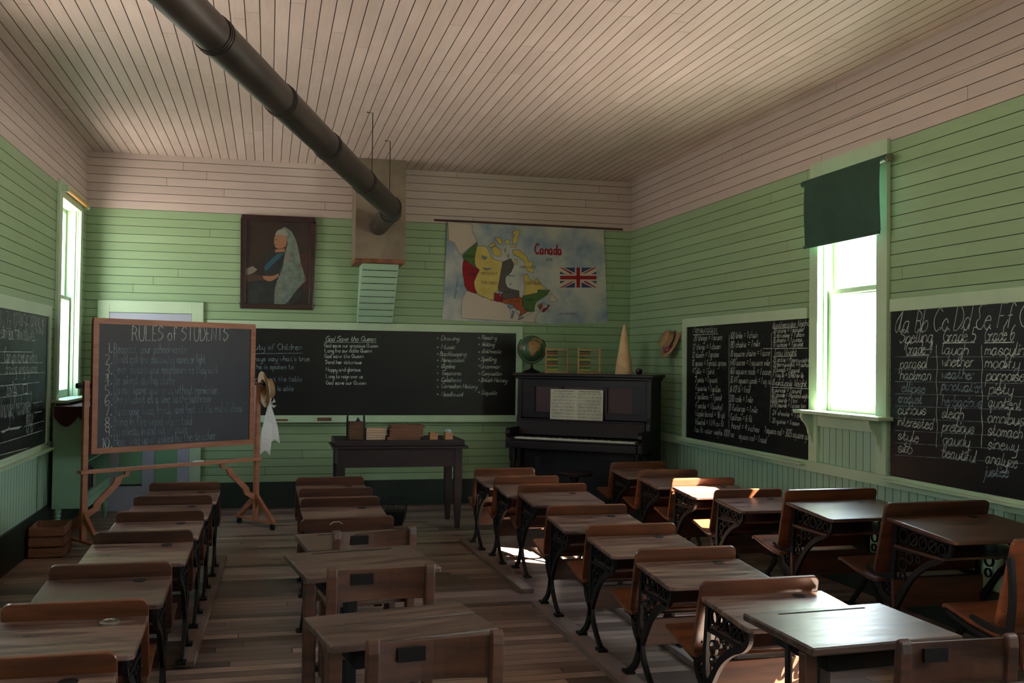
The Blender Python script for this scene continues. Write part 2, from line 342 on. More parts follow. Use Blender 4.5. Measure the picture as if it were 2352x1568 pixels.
# ------------------------------------------------------------------ the room
PB = .08283
def siding(mb, fn, run, cross, pitch, mi, gi, hw=.0024, dp=.007):
    """boards with V grooves; fn(run, cross, depth)->point; cross range cut at multiples of pitch"""
    c0, c1 = cross; k = math.floor(c0/pitch+1e-6); r0_, r1_ = run
    while k*pitch < c1-1e-6:
        a = max(c0, k*pitch); b = min(c1, (k+1)*pitch)
        aa = a+hw if a > c0+1e-6 or abs(a-k*pitch) < 1e-6 else a; bb = b-hw if b == (k+1)*pitch else b
        if bb > aa:
            mb.mi = mi; mb.face([fn(r0_, aa, 0), fn(r1_, aa, 0), fn(r1_, bb, 0), fn(r0_, bb, 0)])
        mb.mi = gi
        if aa > a: mb.face([fn(r0_, a, dp), fn(r1_, a, dp), fn(r1_, aa, 0), fn(r0_, aa, 0)])
        if bb < b: mb.face([fn(r0_, bb, 0), fn(r1_, bb, 0), fn(r1_, b, dp), fn(r0_, b, dp)])
        k += 1
fR = lambda r, c, d: (XR+d, r, c); fL = lambda r, c, d: (XL-d, r, c); fB = lambda r, c, d: (r, YB+d, c); fF = lambda r, c, d: (r, YF-d, c)
fRv = lambda r, c, d: (XR+d, c, r); fLv = lambda r, c, d: (XL-d, c, r); fC = lambda r, c, d: (c, r, ZC+d)
WZ = .80
for side, fh, fv in (('right', fR, fRv), ('left', fL, fLv)):
    mb = MB(); wins = sorted([w for w in WIN if w[0] == side[0].upper()], key=lambda w: w[1])
    siding(mb, fh, (YF-.02, YB+.02), (ZG, ZC+.02), PB, 1, 3); siding(mb, fh, (YF-.02, YB+.02), (wins[0][4], ZG), PB, 0, 2)
    y = YF-.02
    for w_ in wins+[None]:
        ye = w_[1] if w_ else YB+.02
        siding(mb, fh, (y, ye), (WZ, wins[0][4]), PB, 0, 2)
        if w_: y = w_[2]; siding(mb, fv, (WZ, w_[3]), (w_[1], w_[2]), PB, 4, 2)
    siding(mb, fv, (.0, WZ), (YF-.02, YB+.02), PB, 4, 2, hw=.0028)
    struct(mb.build('wall_'+side, ['green_h', 'white_h', 'groove', 'grooveW', 'wains'], open=1))
mb = MB(); siding(mb, fB, (XL-.02, XR+.02), (.25, ZG), PB, 0, 2); siding(mb, fB, (XL-.02, XR+.02), (ZG, ZC+.02), PB, 1, 3)
mb.mi = 0; mb.face([fB(XL, 0, 0), fB(XR, 0, 0), fB(XR, .25, 0), fB(XL, .25, 0)])
struct(mb.build('wall_back', ['green_b', 'white_b', 'groove', 'grooveW'], open=1))
mb = MB(); siding(mb, fF, (XL-.02, XR+.02), (0, ZG), PB, 0, 2); siding(mb, fF, (XL-.02, XR+.02), (ZG, ZC+.02), PB, 1, 3)
struct(mb.build('wall_front', ['green_b', 'white_b', 'groove', 'grooveW'], open=1))
mb = MB(); siding(mb, fC, (YF-.02, YB+.02), (XL-.02, XR+.02), .085, 0, 1, hw=.0028)
struct(mb.build('ceiling', ['ceil', 'grooveW'], open=1))
mb = MB(); mb.box(XL-.2, XR+.2, YF-.2, YB+.2, -.06, 0); struct(mb.build('floor', 'floor'))
# white strip (old lamp rail) along the ceiling band and cover mouldings
mb = MB(); mb.box(XR-.012, XR, 1.2, 7.93, 3.245, 3.26); struct(mb.build('trim_1', 'white_h'))
for nm, b in (('baseboard_right', (XR-.02, XR-.001, YF, YB-.02, 0, .285)), ('baseboard_left', (XL+.001, XL+.02, YF, YB-.02, 0, .285)), ('baseboard_back', (XL+.02, XR-.02, YB-.02, YB-.001, 0, .26))):
    mb = MB(); mb.box(*b); struct(mb.build(nm, 'dgreen', bevel=.004))
k = 1
for x0, x1 in ((XR-.024, XR-.001), (XL+.001, XL+.024)):
    k += 1; mb = MB(); mb.box(x0, x1, YF, YB-.001, .735, .81)
    xe = x0-.02 if x0 > 0 else x1+.02
    struct(mb.build('trim_%d' % k, 'trim', bevel=.004))

def window(i, side, y0, y1, z0, z1, full=True):
    root = bpy.data.objects.new('window_%d' % i, None); COL.objects.link(root); struct(root)
    s = -1 if side == 'R' else 1; X = XR if side == 'R' else XL     # s points into the room
    def bx(mb, d0, d1, *r):   # d measured into the room
        a, b = sorted((X+s*d0, X+s*d1)); mb.box(a, b, *r)
    mb = MB()
    for r in ((y0-.02, y0, z0-.02, z1+.02), (y1, y1+.02, z0-.02, z1+.02), (y0-.02, y1+.02, z1, z1+.02), (y0-.02, y1+.02, z0-.03, z0)): bx(mb, -.17, .0, *r)
    mb.build('window_jamb', 'trim', root)
    mb = MB(); cw = .115
    for r in ((y0-cw, y0, .81, z1+.14), (y1, y1+cw, .81, z1+.14), (y0, y1, z1, z1+.14)): bx(mb, .001, .028, *r)
    bx(mb, .001, .025, y0, y1, z0-.11, z0-.03)
    mb.build('window_frame', 'trim', root, bevel=.003)
    mb = MB(); bx(mb, -.03, .125, y0-.17, y1+.17, z0-.022, z0+.004); mb.build('window_sill', 'trim', root, bevel=.006)
    for yy in (y0-.06, y1+.06):
        o = [(0, z0-.022), (.095, z0-.022), (.095, z0-.045), (.085, z0-.07), (.06, z0-.095), (.04, z0-.13), (.033, z0-.17), (.018, z0-.185), (0, z0-.24)]
        mb = MB(); mb.prism([(X+s*(.028+p), z) for p, z in o], yy-.011, yy+.011, 'y'); mb.build('sill_bracket', 'trim', root)
    zm = 2.045
    for nm, d, a, b in (('lower_sash', -.055, z0, zm+.02), ('upper_sash', -.10, zm-.02, z1)):
        mb = MB(); w = .048
        for r in ((y0, y0+w, a, b), (y1-w, y1, a, b), (y0+w, y1-w, a, a+(.07 if nm[0] == 'l' else .035)), (y0+w, y1-w, b-.035, b)): bx(mb, d, d-.035, *r)
        sa = mb.build(nm, 'trim', root, bevel=.003)
        mb = MB(); bx(mb, d-.016, d-.019, y0+w, y1-w, a+.035, b-.035); mb.build('pane', 'glass', sa)
    mb = MB()   # stop beads
    for yy in (y0, y1-.014): bx(mb, -.02, -.045, yy, yy+.014, z0, z1)
    mb.build('stop_bead', 'trim', root)
for i, w_ in enumerate(WIN): window(i+1, *w_)

# door on the back wall behind the easel
D = bpy.data.objects.new('door_1', None); COL.objects.link(D); struct(D)
mb = MB()
for r in ((-1.643, -1.533, 0, 2.07), (-.757, -.647, 0, 2.07), (-1.533, -.757, 1.955, 2.07)): mb.box(r[0], r[1], YB-.03, YB-.001, r[2], r[3])
mb.build('door_frame', 'trim', D, bevel=.003)
mb = MB(); y0, y1 = YB-.022, YB-.006
dx0, dx1 = -1.53, -.76
for r in ((dx0, dx0+.11, 0, 1.95), (dx1-.11, dx1, 0, 1.95), (dx0+.11, dx1-.11, 0, .24), (dx0+.11, dx1-.11, 1.84, 1.95), (dx0+.11, dx1-.11, .82, .98), (-1.2, -1.09, .24, .82), (-1.2, -1.09, .98, 1.84)): mb.box(r[0], r[1], y0, y1, r[2], r[3])
mb.build('door_slab', 'door', D)
mb = MB()
for r in ((dx0+.11, -1.2, .24, .82), (-1.09, dx1-.11, .24, .82), (dx0+.11, -1.2, .98, 1.84), (-1.09, dx1-.11, .98, 1.84)): mb.box(r[0], r[1], YB-.013, YB-.005, r[2], r[3])
mb.build('door_panel', 'door_p', D)

# roller shades
R = thing('roller_blind', (XR-.075, 6.115, 2.855), 0, 'dark green roller blind pulled half down over the right-hand window', 'blind')
mb = MB(); mb.tube([(0, -.515, -.0), (0, .515, .0)], .024, 14); mb.build('roller', 'shade', R, smooth_=True)
mb = MB(); mb.tube([(0, -.53, 0), (0, -.516, 0)], .02, 12); mb.build('roller_end', 'brass', R)
mb = MB(); k = 24
for i in range(k):
    z0_, z1_ = -i*.468/k, -(i+1)*.468/k; f = lambda z: -.022+.006*math.sin(z*9)
    mb.face([(f(z0_), -.47, z0_), (f(z0_), .46, z0_), (f(z1_), .46, z1_), (f(z1_), -.47, z1_)])
c_ = mb.build('blind_cloth', 'shade', R, open=1); md = c_.modifiers.new('s', 'SOLIDIFY'); md.thickness = .002
mb = MB(); mb.box(-.03, -.018, -.47, .46, -.488, -.465); mb.build('hem_bar', 'shade', R, bevel=.003)
mb = MB(); mb.tube([(-.022, 0, -.485), (-.03, 0, -.503), (-.022, .012, -.508)], .002, 6); mb.build('pull_ring', 'brass', R)
for yy in (-.50, .50):
    mb = MB(); mb.box(.01, .046, yy-.008, yy+.008, -.02, .03); mb.build('bracket', 'brass', R)
R = thing('roller_blind', (XL+.06, 9.62, 2.945), 0, 'rolled-up blind on a gold-brown wooden roller above the left window', 'blind')
mb = MB(); mb.tube([(0, -.50, 0), (0, .50, 0)], .02, 12); mb.build('roller', 'rod', R, smooth_=True)
for yy in (-.515, .515):
    mb = MB(); mb.box(-.03, .02, yy-.012, yy+.012, -.03, .03); mb.build('bracket', 'trim', R)

# ------------------------------------------------------------------ blackboards
def sR(x, y): return on_x(x, y, XR-.012), Vector((-1, 0, 0))
def sL(x, y): return on_x(x, y, XL+.012), Vector((1, 0, 0))
def sB(x, y): return on_y(x, y, YB-.012), Vector((0, -1, 0))
def board(name, fn, a0, a1, z0, z1, label, frame, ledge):
    """fn(a, z, d) with d into the room"""
    root = thing(name, fn((a0+a1)/2, z0, 0), 0, label, 'blackboard'); T = Matrix.Translation(-Vector(root.location))
    def bx(mb, a, b, c, d, e0, e1):
        p, q = Vector(fn(a, c, e0)), Vector(fn(b, d, e1)); mb.box(min(p.x, q.x), max(p.x, q.x), min(p.y, q.y), max(p.y, q.y), min(p.z, q.z), max(p.z, q.z), T)
    mb = MB(); bx(mb, a0, a1, z0, z1, .001, .012); mb.build('slate_panel', 'slate', root)
    l_, r_, t_ = frame; mb = MB()
    if l_: bx(mb, a0-l_, a0, z0-.02, z1+t_, .001, .024)
    if r_: bx(mb, a1, a1+r_, z0-.02, z1+t_, .001, .024)
    bx(mb, a0, a1, z1, z1+t_, .001, .024); mb.build('board_frame', 'trim', root, bevel=.003)
    mb = MB(); bx(mb, a0-l_, a1+r_, z0-ledge, z0, .001, .03); bx(mb, a0-l_, a1+r_, z0-ledge, z0-ledge+.014, .03, .075); mb.build('chalk_ledge', 'trim', root, bevel=.003)
    return root, T
def chalk(root, T, mb, m='chalk', name='chalk_writing'):
    mb.v = [tuple(T @ Vector(p)) for p in mb.v]; return mb.build(name, m, root, open=1)
def run(mb, surf, ox, oy, sc, rows, cursive, w, hdef):
    for r in rows:
        t, x0, y0, x1, y1 = r[:5]; h = r[5] if len(r) > 5 else hdef
        write(mb, surf, t, (ox+x0/sc, oy+y0/sc), (ox+x1/sc, oy+y1/sc), h, cursive, w)
def rules(mb, surf, ox, oy, sc, rows, w=.005):
    for r in rows: line(mb, surf, [(ox+x/sc, oy+y/sc) for x, y in r], w)
gB = lambda a, z, d: (a, YB-d, z); gR = lambda a, z, d: (XR-d, a, z); gL = lambda a, z, d: (XL+d, a, z)
# back wall board
r_, T = board('blackboard', gB, -.55, 2.60, .937, 1.822, 'long blackboard on the back wall with an anthem verse and lesson list', (.06, .07, .075), .07)
mb = MB(); mf = MB()
run(mb, sB, 560, 740, 3.4094, [("God Save the Queen", 640, 148, 1030, 148, .055), ("Drawing", 1545, 140, 1685, 142), ("Music", 1545, 208, 1652, 209), ("Bookkeeping", 1535, 262, 1740, 264),
 ("Mensuration", 1545, 310, 1720, 311), ("Algebra", 1545, 358, 1652, 359), ("Temperance", 1545, 412, 1700, 413), ("Calisthenics", 1545, 466, 1700, 466), ("Canadian History", 1545, 512, 1825, 517),
 ("Needlework", 1545, 578, 1715, 580), ("Reading", 1862, 133, 1978, 137), ("Writing", 1862, 187, 1960, 189), ("Arithmetic", 1862, 240, 2015, 243), ("Spelling", 1855, 302, 1975, 305), ("Grammar", 1850, 360, 2005, 361),
 ("Composition", 1860, 415, 2018, 417), ("British History", 1858, 466, 2060, 468), ("Etiquette", 1862, 565, 1980, 567)], True, .0062, .047)
for x, ys in ((1518, (125, 195, 248, 298, 346, 398, 452, 505, 563)), (1842, (122, 173, 233, 287, 340, 402, 453, 547))):
    run(mb, sB, 560, 740, 3.4094, [("o", x-4, y+4, x+5, y+4, .022) for y in ys], False, .005, .02)
run(mb, sB, 560, 740, 3.4094, [("God save our gracious Queen", 632, 195, 1050, 197), ("Long live our noble Queen", 635, 235, 1002, 236), ("God save the Queen", 632, 278, 938, 279), ("Send her victorious", 638, 325, 922, 326),
 ("Happy and glorious", 645, 383, 914, 384), ("Long to reign over us", 645, 436, 932, 438), ("God save our Queen", 645, 486, 957, 488)], False, .0058, .040)
run(mf, sB, 560, 740, 3.4094, [("Duty of Children", 50, 215, 455, 215, .062), ("should always say what's true", -120, 303, 515, 303), ("And speak when he is spoken to", -230, 365, 390, 366), ("And behave mannerly at the table", -230, 460, 455, 462),
 ("At least as far as he is able", -200, 533, 390, 536)], False, .0062, .054)
rules(mb, sB, 560, 740, 3.4094, [[(628, 155), (1038, 158)]]); rules(mf, sB, 560, 740, 3.4094, [[(60, 246), (465, 241)]], .006)
chalk(r_, T, mb); o = chalk(r_, T, mf, 'chalkf'); o['label'] = 'fainter writing about the duty of children'
# right wall, far board
r_, T = board('blackboard', gR, 6.66, 8.862, .813, 1.866, 'blackboard of weights and measures between the corner and right-hand window', (0, .09, .08), .035)
mb = MB()
run(mb, sR, 1560, 720, 4.356, [("Mensuration", 140, 190, 375, 188, .07), ("20 things = 1 score", 145, 272, 428, 262), ("12 things = 1 dozen", 135, 362, 412, 352), ("12 dozen = 1 gross", 130, 440, 395, 432), ("12 gross = 1 great gross", 128, 520, 468, 520),
 ("4 gills = 1 pint", 132, 600, 352, 605), ("2 pints = 1 quart", 160, 685, 382, 690), ("4 quarts = 1 gallon", 160, 765, 410, 785), ("2 gallons = 1 peck", 158, 850, 425, 868), ("4 pecks = 1 bushel", 160, 940, 430, 963),
 ("1 apple barrel = 96 qt", 158, 1020, 455, 1045), ("1 bushel = 1 1/4 cu ft", 158, 1105, 445, 1130), ("1 cu ft water weighs 1000 oz", 152, 1180, 548, 1235),
 ("100 links = 1 chain", 512, 250, 785, 240), ("80 chains = 1 mile", 512, 342, 805, 326), ("10 square chains = 1 acre", 512, 430, 905, 420), ("640 acres = 1 square mile", 512, 515, 905, 520), ("160 square rods = 1 acre", 510, 600, 910, 612),
 ("30 1/4 square yards = 1 sq rd", 508, 690, 915, 705), ("16 1/2 ft = 1 rod", 508, 783, 705, 790), ("320 rods = 1 mile", 500, 878, 735, 890), ("8 furlongs = 1 mile", 500, 965, 780, 993), ("fathom = 6 ft", 510, 1060, 728, 1085), ("hand = 4 inches", 525, 1145, 800, 1188), ("square rod = 1 rood", 595, 1248, 870, 1295),
 ("1 square rod = 3025 square yds", 855, 1190, 1306, 1262)], True, .0052, .055)
run(mb, sR, 1560, 720, 4.356, [("Apothecaries Weight", 935, 145, 1300, 122, .05), ("20 grains = 1 scruple", 940, 195, 1242, 178), ("3 scruples = 1 dram", 945, 240, 1250, 230), ("8 drams = 1 ounce", 945, 286, 1228, 281), ("12 ounces = 1 pound", 940, 332, 1235, 326),
 ("Troy Weight", 945, 422, 1175, 417, .055), ("24 grains = 1 pennyweight", 940, 480, 1302, 488), ("20 pennyweight = 1 ounce", 940, 528, 1302, 532), ("12 ounces = 1 pound", 940, 580, 1200, 588), ("1 Troy lb = 5760 av lb", 935, 632, 1242, 640),
 ("Avoirdupois Weight", 930, 715, 1275, 735, .055), ("16 ounces = 1 pound", 925, 780, 1218, 798), ("100 pounds = 1 hundredweight", 925, 828, 1302, 850), ("2000 pounds = 1 ton", 920, 880, 1180, 893), ("2240 pounds = 1 gross ton", 920, 932, 1262, 945),
 ("24 sheets = 1 quire", 935, 1010, 1262, 1045), ("20 quires = 1 ream", 930, 1090, 1200, 1120)], True, .0046, .038)
rules(mb, sR, 1560, 720, 4.356, [[(140, 212), (392, 202)], [(500, 210), (498, 1150)], [(925, 195), (920, 700), (908, 1090)], [(940, 152), (1190, 136)], [(945, 430), (1175, 424)], [(930, 735), (1302, 752)], [(840, 350), (1290, 345)]], .0045)
chalk(r_, T, mb)
# right wall, near board
r_, T = board('blackboard', gR, 3.42, 5.645, .813, 1.868, 'blackboard with cursive alphabet and spelling words at the right edge', (.09, 0, .08), .035)
mb = MB(); mf = MB()
run(mb, sR, 1820, 680, 3.267, [("Aa Bb Cc Dd Ee Ff", 768, 275, 1650, 235, .135), ("Gg Hh Ii Jj", 1695, 232, 2350, 190, .135), ("Spelling", 805, 352, 1045, 345, .085), ("Grade 4", 850, 436, 1045, 430, .075), ("Grade 5", 1130, 346, 1370, 338, .08), ("Grade 6", 1440, 342, 1660, 328, .08),
 ("parasol", 808, 540, 1010, 538), ("hackman", 808, 625, 1035, 630), ("interested", 790, 970, 1050, 1000), ("silo", 790, 1167, 895, 1182), ("curious", 792, 885, 1000, 890), ("style", 790, 1072, 945, 1100),
 ("laugh", 1120, 435, 1315, 440), ("whether", 1120, 525, 1350, 530), ("sleigh", 1120, 910, 1280, 925), ("precious", 1125, 1010, 1360, 1030), ("gaudy", 1128, 1110, 1325, 1130), ("beautiful", 1125, 1205, 1375, 1250),
 ("masculine", 1445, 440, 1780, 445), ("modify", 1445, 535, 1700, 545), ("porpoise", 1455, 630, 1738, 640), ("piety", 1475, 730, 1650, 742), ("quotient", 1470, 830, 1715, 860), ("omnibus", 1465, 945, 1738, 970), ("stomach", 1465, 1040, 1720, 1070),
 ("sinewy", 1465, 1145, 1690, 1165), ("analyze", 1450, 1250, 1685, 1290)], True, .0056, .072)
run(mf, sR, 1820, 680, 3.267, [("ellipse", 820, 715, 995, 727), ("croquet", 795, 795, 970, 808), ("weather", 1118, 615, 1362, 625), ("punctuation", 1120, 700, 1420, 725), ("herbacious", 1120, 820, 1420, 835), ("justice", 1440, 1350, 1620, 1358)], True, .007, .066)
rules(mb, sR, 1820, 680, 3.267, [[(855, 444), (1030, 440)], [(1128, 352), (1370, 347)], [(1440, 350), (1665, 345)]], .006)
for x0 in (1085, 1424): rules(mb, sR, 1820, 680, 3.267, [[(x0+4*math.sin(y/37), y) for y in range(365, 1140, 12)]], .0045)
rules(mf, sR, 1820, 680, 3.267, [[(770, 455+i*92+0), (1738, 455+i*92+8*i)] for i in range(9)], .003)
chalk(r_, T, mb); chalk(r_, T, mf, 'chalkf')
# left wall board
r_, T = board('blackboard', gL, 6.3, 8.742, .787, 1.832, 'blackboard with a shapes lesson on the left wall beside the window', (.09, .09, .09), .035)
mb = MB()
run(mb, sL, 0, 690, 4.129, [("Yy Zz", -5, 255, 100, 268, .115), ("1234567890&$!", 125, 275, 415, 312, .12), ("LESSON BUILT FROM SQUARES...", -30, 357, 340, 385, .062), ("Can you come up with a", 40, 580, 350, 583, .1), ("drawing using squares!", 52, 695, 352, 680, .085),
 ("triangle? rectangle?", 3, 1112, 295, 1062, .16), ("1898", 242, 1252, 308, 1243, .13)], False, .0062, .09)
rules(mb, sL, 0, 690, 4.129, [[(0, 485), (295, 488)], [(0, 590), (400, 590)], [(0, 700), (425, 682)], [(0, 810), (370, 775)], [(0, 920), (300, 882)], [(312, 972), (400, 956)], [(320, 1065), (395, 1050)], [(230, 1195), (415, 1140)], [(0, 1355), (405, 1230)], [(0, 1465), (270, 1395)],
 [(60, 895), (72, 810), (80, 895), (60, 895)], [(90, 905), (92, 815), (110, 870), (90, 905)], [(118, 885), (122, 760), (132, 865), (118, 885)], [(135, 865), (138, 780), (157, 885), (135, 865)]], .005)
rules(mb, sL, 0, 690, 4.129, [[(215, 795), (258, 793), (258, 880), (215, 886), (215, 795)], [(5, 1245), (60, 1225), (90, 1215), (200, 1195)], [(20, 1255), (70, 1225), (180, 1210)]], .008)
chalk(r_, T, mb)
for x0, x1, y0_, lab in ((626, 661, 960, 'long brown eraser on the chalk ledge behind the hat ribbon'), (729, 761, 958, 'short red-brown eraser on the chalk ledge of the back wall')):
    p, q = on_y(x0, y0_, YB-.05), on_y(x1, y0_, YB-.05)
    mb = MB(); mb.box(-(q.x-p.x)/2, (q.x-p.x)/2, -.02, .02, 0, .034 if x0 > 700 else .02)
    o = mb.build('chalk_eraser', 'book1' if x0 > 700 else 'crate', bevel=.003); o.location = ((p.x+q.x)/2, YB-.054, .937-.07+.0142); tag(o, lab, 'eraser', 'erasers on the chalk ledge')

# ------------------------------------------------------------------ school desks
def rr(x0, x1, z0, z1, r, n=5, corners=(1, 1, 1, 1)):
    """rounded rectangle outline; corners = bl, br, tr, tl"""
    o = []
    for k, (cx, cz, a0) in enumerate(((x0+r, z0+r, PI), (x1-r, z0+r, 1.5*PI), (x1-r, z1-r, 0), (x0+r, z1-r, .5*PI))):
        if corners[k]:
            for i in range(n+1): a = a0+i/n*PI/2; o.append((cx+r*math.cos(a), cz+r*math.sin(a)))
        else: o.append(((x0, x1, x1, x0)[k], (z0, z0, z1, z1)[k]))
    return o
def panel(w, z0, z1, y0, y1, t, r, name, m, root, nx=1):
    """upright board leaning from y1 (bottom) to y0 (top)"""
    L = math.hypot(z1-z0, y1-y0); a = math.atan2(y1-y0, z1-z0)
    T = Matrix.Translation((0, y1, z0)) @ Matrix.Rotation(a, 4, 'X')
    mb = MB(); mb.prism(rr(-w/2, w/2, 0, L, r), -t/2, t/2, 'y', T); return mb.build(name, m, root, bevel=.004)
def make_desk(W, H, base, topm='top', desk=True, seat=True, varn='varn', label='', depth=.40, lx=.03, ink='hole', sd=1.0, sz=1.0):
    s = H/.65; root = thing('school_desk' if desk else 'school_bench', (0, 0, 0), 0, label, 'school desk' if desk else 'school bench'); b = base
    Z = lambda z: max(z*s, b)
    panel(W, Z(.335), Z(.65), 0, .085*s, .018, .03, 'backrest', varn, root)
    if desk:
        y0, y1 = -.012, -depth*s; z0, z1 = Z(.592), Z(.563)
        a = math.atan2(z0-z1, y0-y1); T = Matrix.Translation((0, y0, z0)) @ Matrix.Rotation(a, 4, 'X'); L = y0-y1
        mb = MB(); mb.prism(rr(-W/2-.004, W/2+.004, -L, 0, .03, corners=(1, 1, 0, 0)), -.02, 0, 'z', T); tp = mb.build('desk_top', topm, root, bevel=.005)
        mb = MB(); mb.box(-W*.40, W*.28, -.052, -.046, .0002, .0012, T); mb.build('pencil_groove', 'varn2', tp)
        mb = MB(); c = (W*.25, -.055, 0)
        if ink == 'glass':
            mb.lathe([(.034, 0), (.034, .004), (.024, .006), (.022, .003), (.0, .003)], c, 20, T); mb.build('inkwell', 'brass', root, smooth_=True)
        else:
            mb.lathe([(.027, 0), (.027, .0015), (.02, .0025), (.0, .0022)], c, 18, T); mb.build('inkwell', 'iron', root, smooth_=True)
        mb = MB(); mb.box(-W/2+.035, W/2-.035, -.33*s, -.02, Z(.466), Z(.466)+.012); mb.build('book_shelf', 'varn2', root, bevel=.002)
    if seat:
        o = [(.36*s, Z(.385)), (.345*s, Z(.392)), (.30*s, Z(.382)), (.22*s, Z(.362)), (.14*s, Z(.348)), (.09*s, Z(.345)), (.06*s, Z(.35))]
        o2 = [(y, z-.02) for y, z in o[::-1]]
        o, o2 = [[(.06*s+(y-.06*s)*sd, z*sz) for y, z in q] for q in (o, o2)]
        mb = MB(); mb.prism(o+o2, -W/2+.005, W/2-.005, 'x'); mb.build('seat', varn, root, bevel=.003, smooth_=True)
    mb = MB(); mb.prism([(-.012, Z(.205)), (.006, Z(.205)), (.016, Z(.325)), (-.002, Z(.325))], -W/2+.045, W/2-.045, 'x'); mb.build('brace_board', 'varn2', root, bevel=.002)
    for sx in (-1, 1):
        xc = sx*(W/2-lx); x0, x1 = xc-.009, xc+.009; mb = MB()
        mb.plate([(-.015*s if desk else .01*s, Z(.585)), (.0, Z(.45)), (.012*s, Z(.33)), (.006*s, Z(.17))], [.026, .03, .040], x0, x1)
        mb.plate([(.0, Z(.215)), (-.03*s, Z(.15)), (-.095*s, Z(.085)), (-.16*s, b+.012)], [.045, .03, .024], x0, x1)
        mb.plate([(.008, Z(.215)), (.035*s, Z(.15)), (.085*s, Z(.085)), (.155*s, b+.012)], [.045, .032, .024], x0, x1)
        for yy in (-.165*s, .16*s): mb.box(xc-.024, xc+.024, yy-.03, yy+.03, b, b+.013)
        mb.plate([(.0, Z(.20)), (.045*s, Z(.235)), (.085*s, Z(.275)*sz), (.095*s, Z(.33)*sz)], [.04, .036, .03], x0, x1)
        mb.plate([(.08*s, Z(.315)*sz), (.16*s*sd, Z(.325)*sz), (.24*s*sd, Z(.34)*sz), (.33*s*sd, Z(.365)*sz)], [.028, .018, .012], x0, x1)
        mb.plate([(.02, Z(.33)), (.10*s, Z(.325)), (.2*s, Z(.342))], [.03, .016], x0, x1)
        mb.ring((.05*s, Z(.285)), .014*s, .007, x0, x1, n=10)
        if desk:
            mb.plate([(-.005, Z(.565)), (-.2*s, Z(.551)), (-.35*s, Z(.54))], .018, x0-.004, x1+.004)
            mb.plate([(-.352*s, Z(.548)), (-.345*s, Z(.50)), (-.30*s, Z(.462)), (-.22*s, Z(.43)), (-.13*s, Z(.37)), (-.06*s, Z(.29)), (-.01*s, Z(.22))], [.016, .022, .03, .03, .04], x0, x1)
            mb.plate([(-.31*s, Z(.464)), (-.15*s, Z(.462)), (-.01*s, Z(.458))], .012, x0, x1)
            for cy, cz, r in ((-.30, .505, .021), (-.245, .508, .024), (-.185, .512, .025), (-.125, .515, .026), (-.062, .52, .028), (-.10, .435, .022), (-.055, .40, .026), (-.05, .345, .018), (-.155, .437, .013)):
                mb.ring((cy*s, Z(cz)), r*s, .0075, xc-.006, xc+.006, n=12)
            mb.plate([(-.27*s, Z(.53)), (-.21*s, Z(.48))], .008, xc-.005, xc+.005); mb.plate([(-.15*s, Z(.53)), (-.09*s, Z(.48))], .008, xc-.005, xc+.005)
        mb.build('iron_leg', 'iron', root)
        mb = MB()
        for yz in ((.03*s, Z(.40)), (.012*s, Z(.55))): mb.lathe([(.006, 0), (.004, .004), (0, .005)], (0, 0, 0), 8, Matrix.Translation((xc+sx*.009, yz[0], yz[1])) @ Matrix.Rotation(sx*PI/2, 4, 'Y'))
        mb.build('bolt', 'iron', root)
    return root

RB = .03   # runner thickness
def row(name, W, H, base, items, **kw):
    proto = None
    for (x, y, a, lab) in items:
        if proto is None: proto = make_desk(W, H, base, label=lab, **kw); proto.location = (x, y, 0); proto.rotation_euler = (0, 0, math.radians(a)); proto['group'] = name; o = proto
        else: o = dup(proto, (x, y, 0), math.radians(a), lab, name)
    return proto
def mid(tl, tr, z, dw=0):
    A, B = on_z(*tl, z), on_z(*tr, z); return (A.x+B.x)/2, (A.y+B.y)/2
# positions of the backrest tops were surveyed once from the picture (x, y in metres)
gA = 'school desks in the row along the left wall'
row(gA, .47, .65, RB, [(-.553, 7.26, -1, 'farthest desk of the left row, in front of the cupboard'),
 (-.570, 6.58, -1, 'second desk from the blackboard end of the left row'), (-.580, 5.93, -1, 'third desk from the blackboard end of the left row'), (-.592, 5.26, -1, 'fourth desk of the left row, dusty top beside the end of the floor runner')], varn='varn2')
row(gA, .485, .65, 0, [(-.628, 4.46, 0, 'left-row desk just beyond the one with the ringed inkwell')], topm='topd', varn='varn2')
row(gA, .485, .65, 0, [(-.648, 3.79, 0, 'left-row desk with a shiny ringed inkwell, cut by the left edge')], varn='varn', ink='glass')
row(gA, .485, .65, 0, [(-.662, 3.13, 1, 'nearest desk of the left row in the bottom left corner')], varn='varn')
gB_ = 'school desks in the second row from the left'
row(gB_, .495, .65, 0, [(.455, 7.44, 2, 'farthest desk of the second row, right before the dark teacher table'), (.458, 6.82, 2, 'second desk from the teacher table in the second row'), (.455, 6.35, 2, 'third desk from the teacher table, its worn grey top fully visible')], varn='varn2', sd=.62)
b4 = row(gB_, .515, .65, 0, [(.438, 5.535, 5, 'seat with a scratched plain back and no writing top, second row')], desk=False, varn='varn2')
mb = MB(); mb.tube([(-.10, -.004, .612), (-.085, -.006, .626), (-.05, -.007, .628), (-.03, -.004, .615)], .0016, 5); mb.build('scratch_mark', 'ribbon', b4)
gC = 'school desks in the third row on floor runners'
row(gC, .51, .65, RB, [(1.88, 7.87, 1, 'farthest desk of the third row, beside the teacher table leg'), (1.915, 7.30, 1, 'second desk from the piano stool in the third row'), (1.98, 6.82, .5, 'third-row desk in front of the piano stool, above the far runner end')], sd=.65)
row(gC, .51, .65, RB, [
 (1.90, 5.78, 0, 'third-row desk whose iron feet stand at the near runner start'), (1.915, 5.06, .5, 'third-row desk next nearer to the one at the runner start'), (1.93, 4.37, .5, 'second nearest desk of the third row, just beyond the one under the shiny table')])
row(gC, .53, .65, RB, [(1.955, 3.69, 1, 'nearest third-row desk partly hidden by the flat shiny table')])
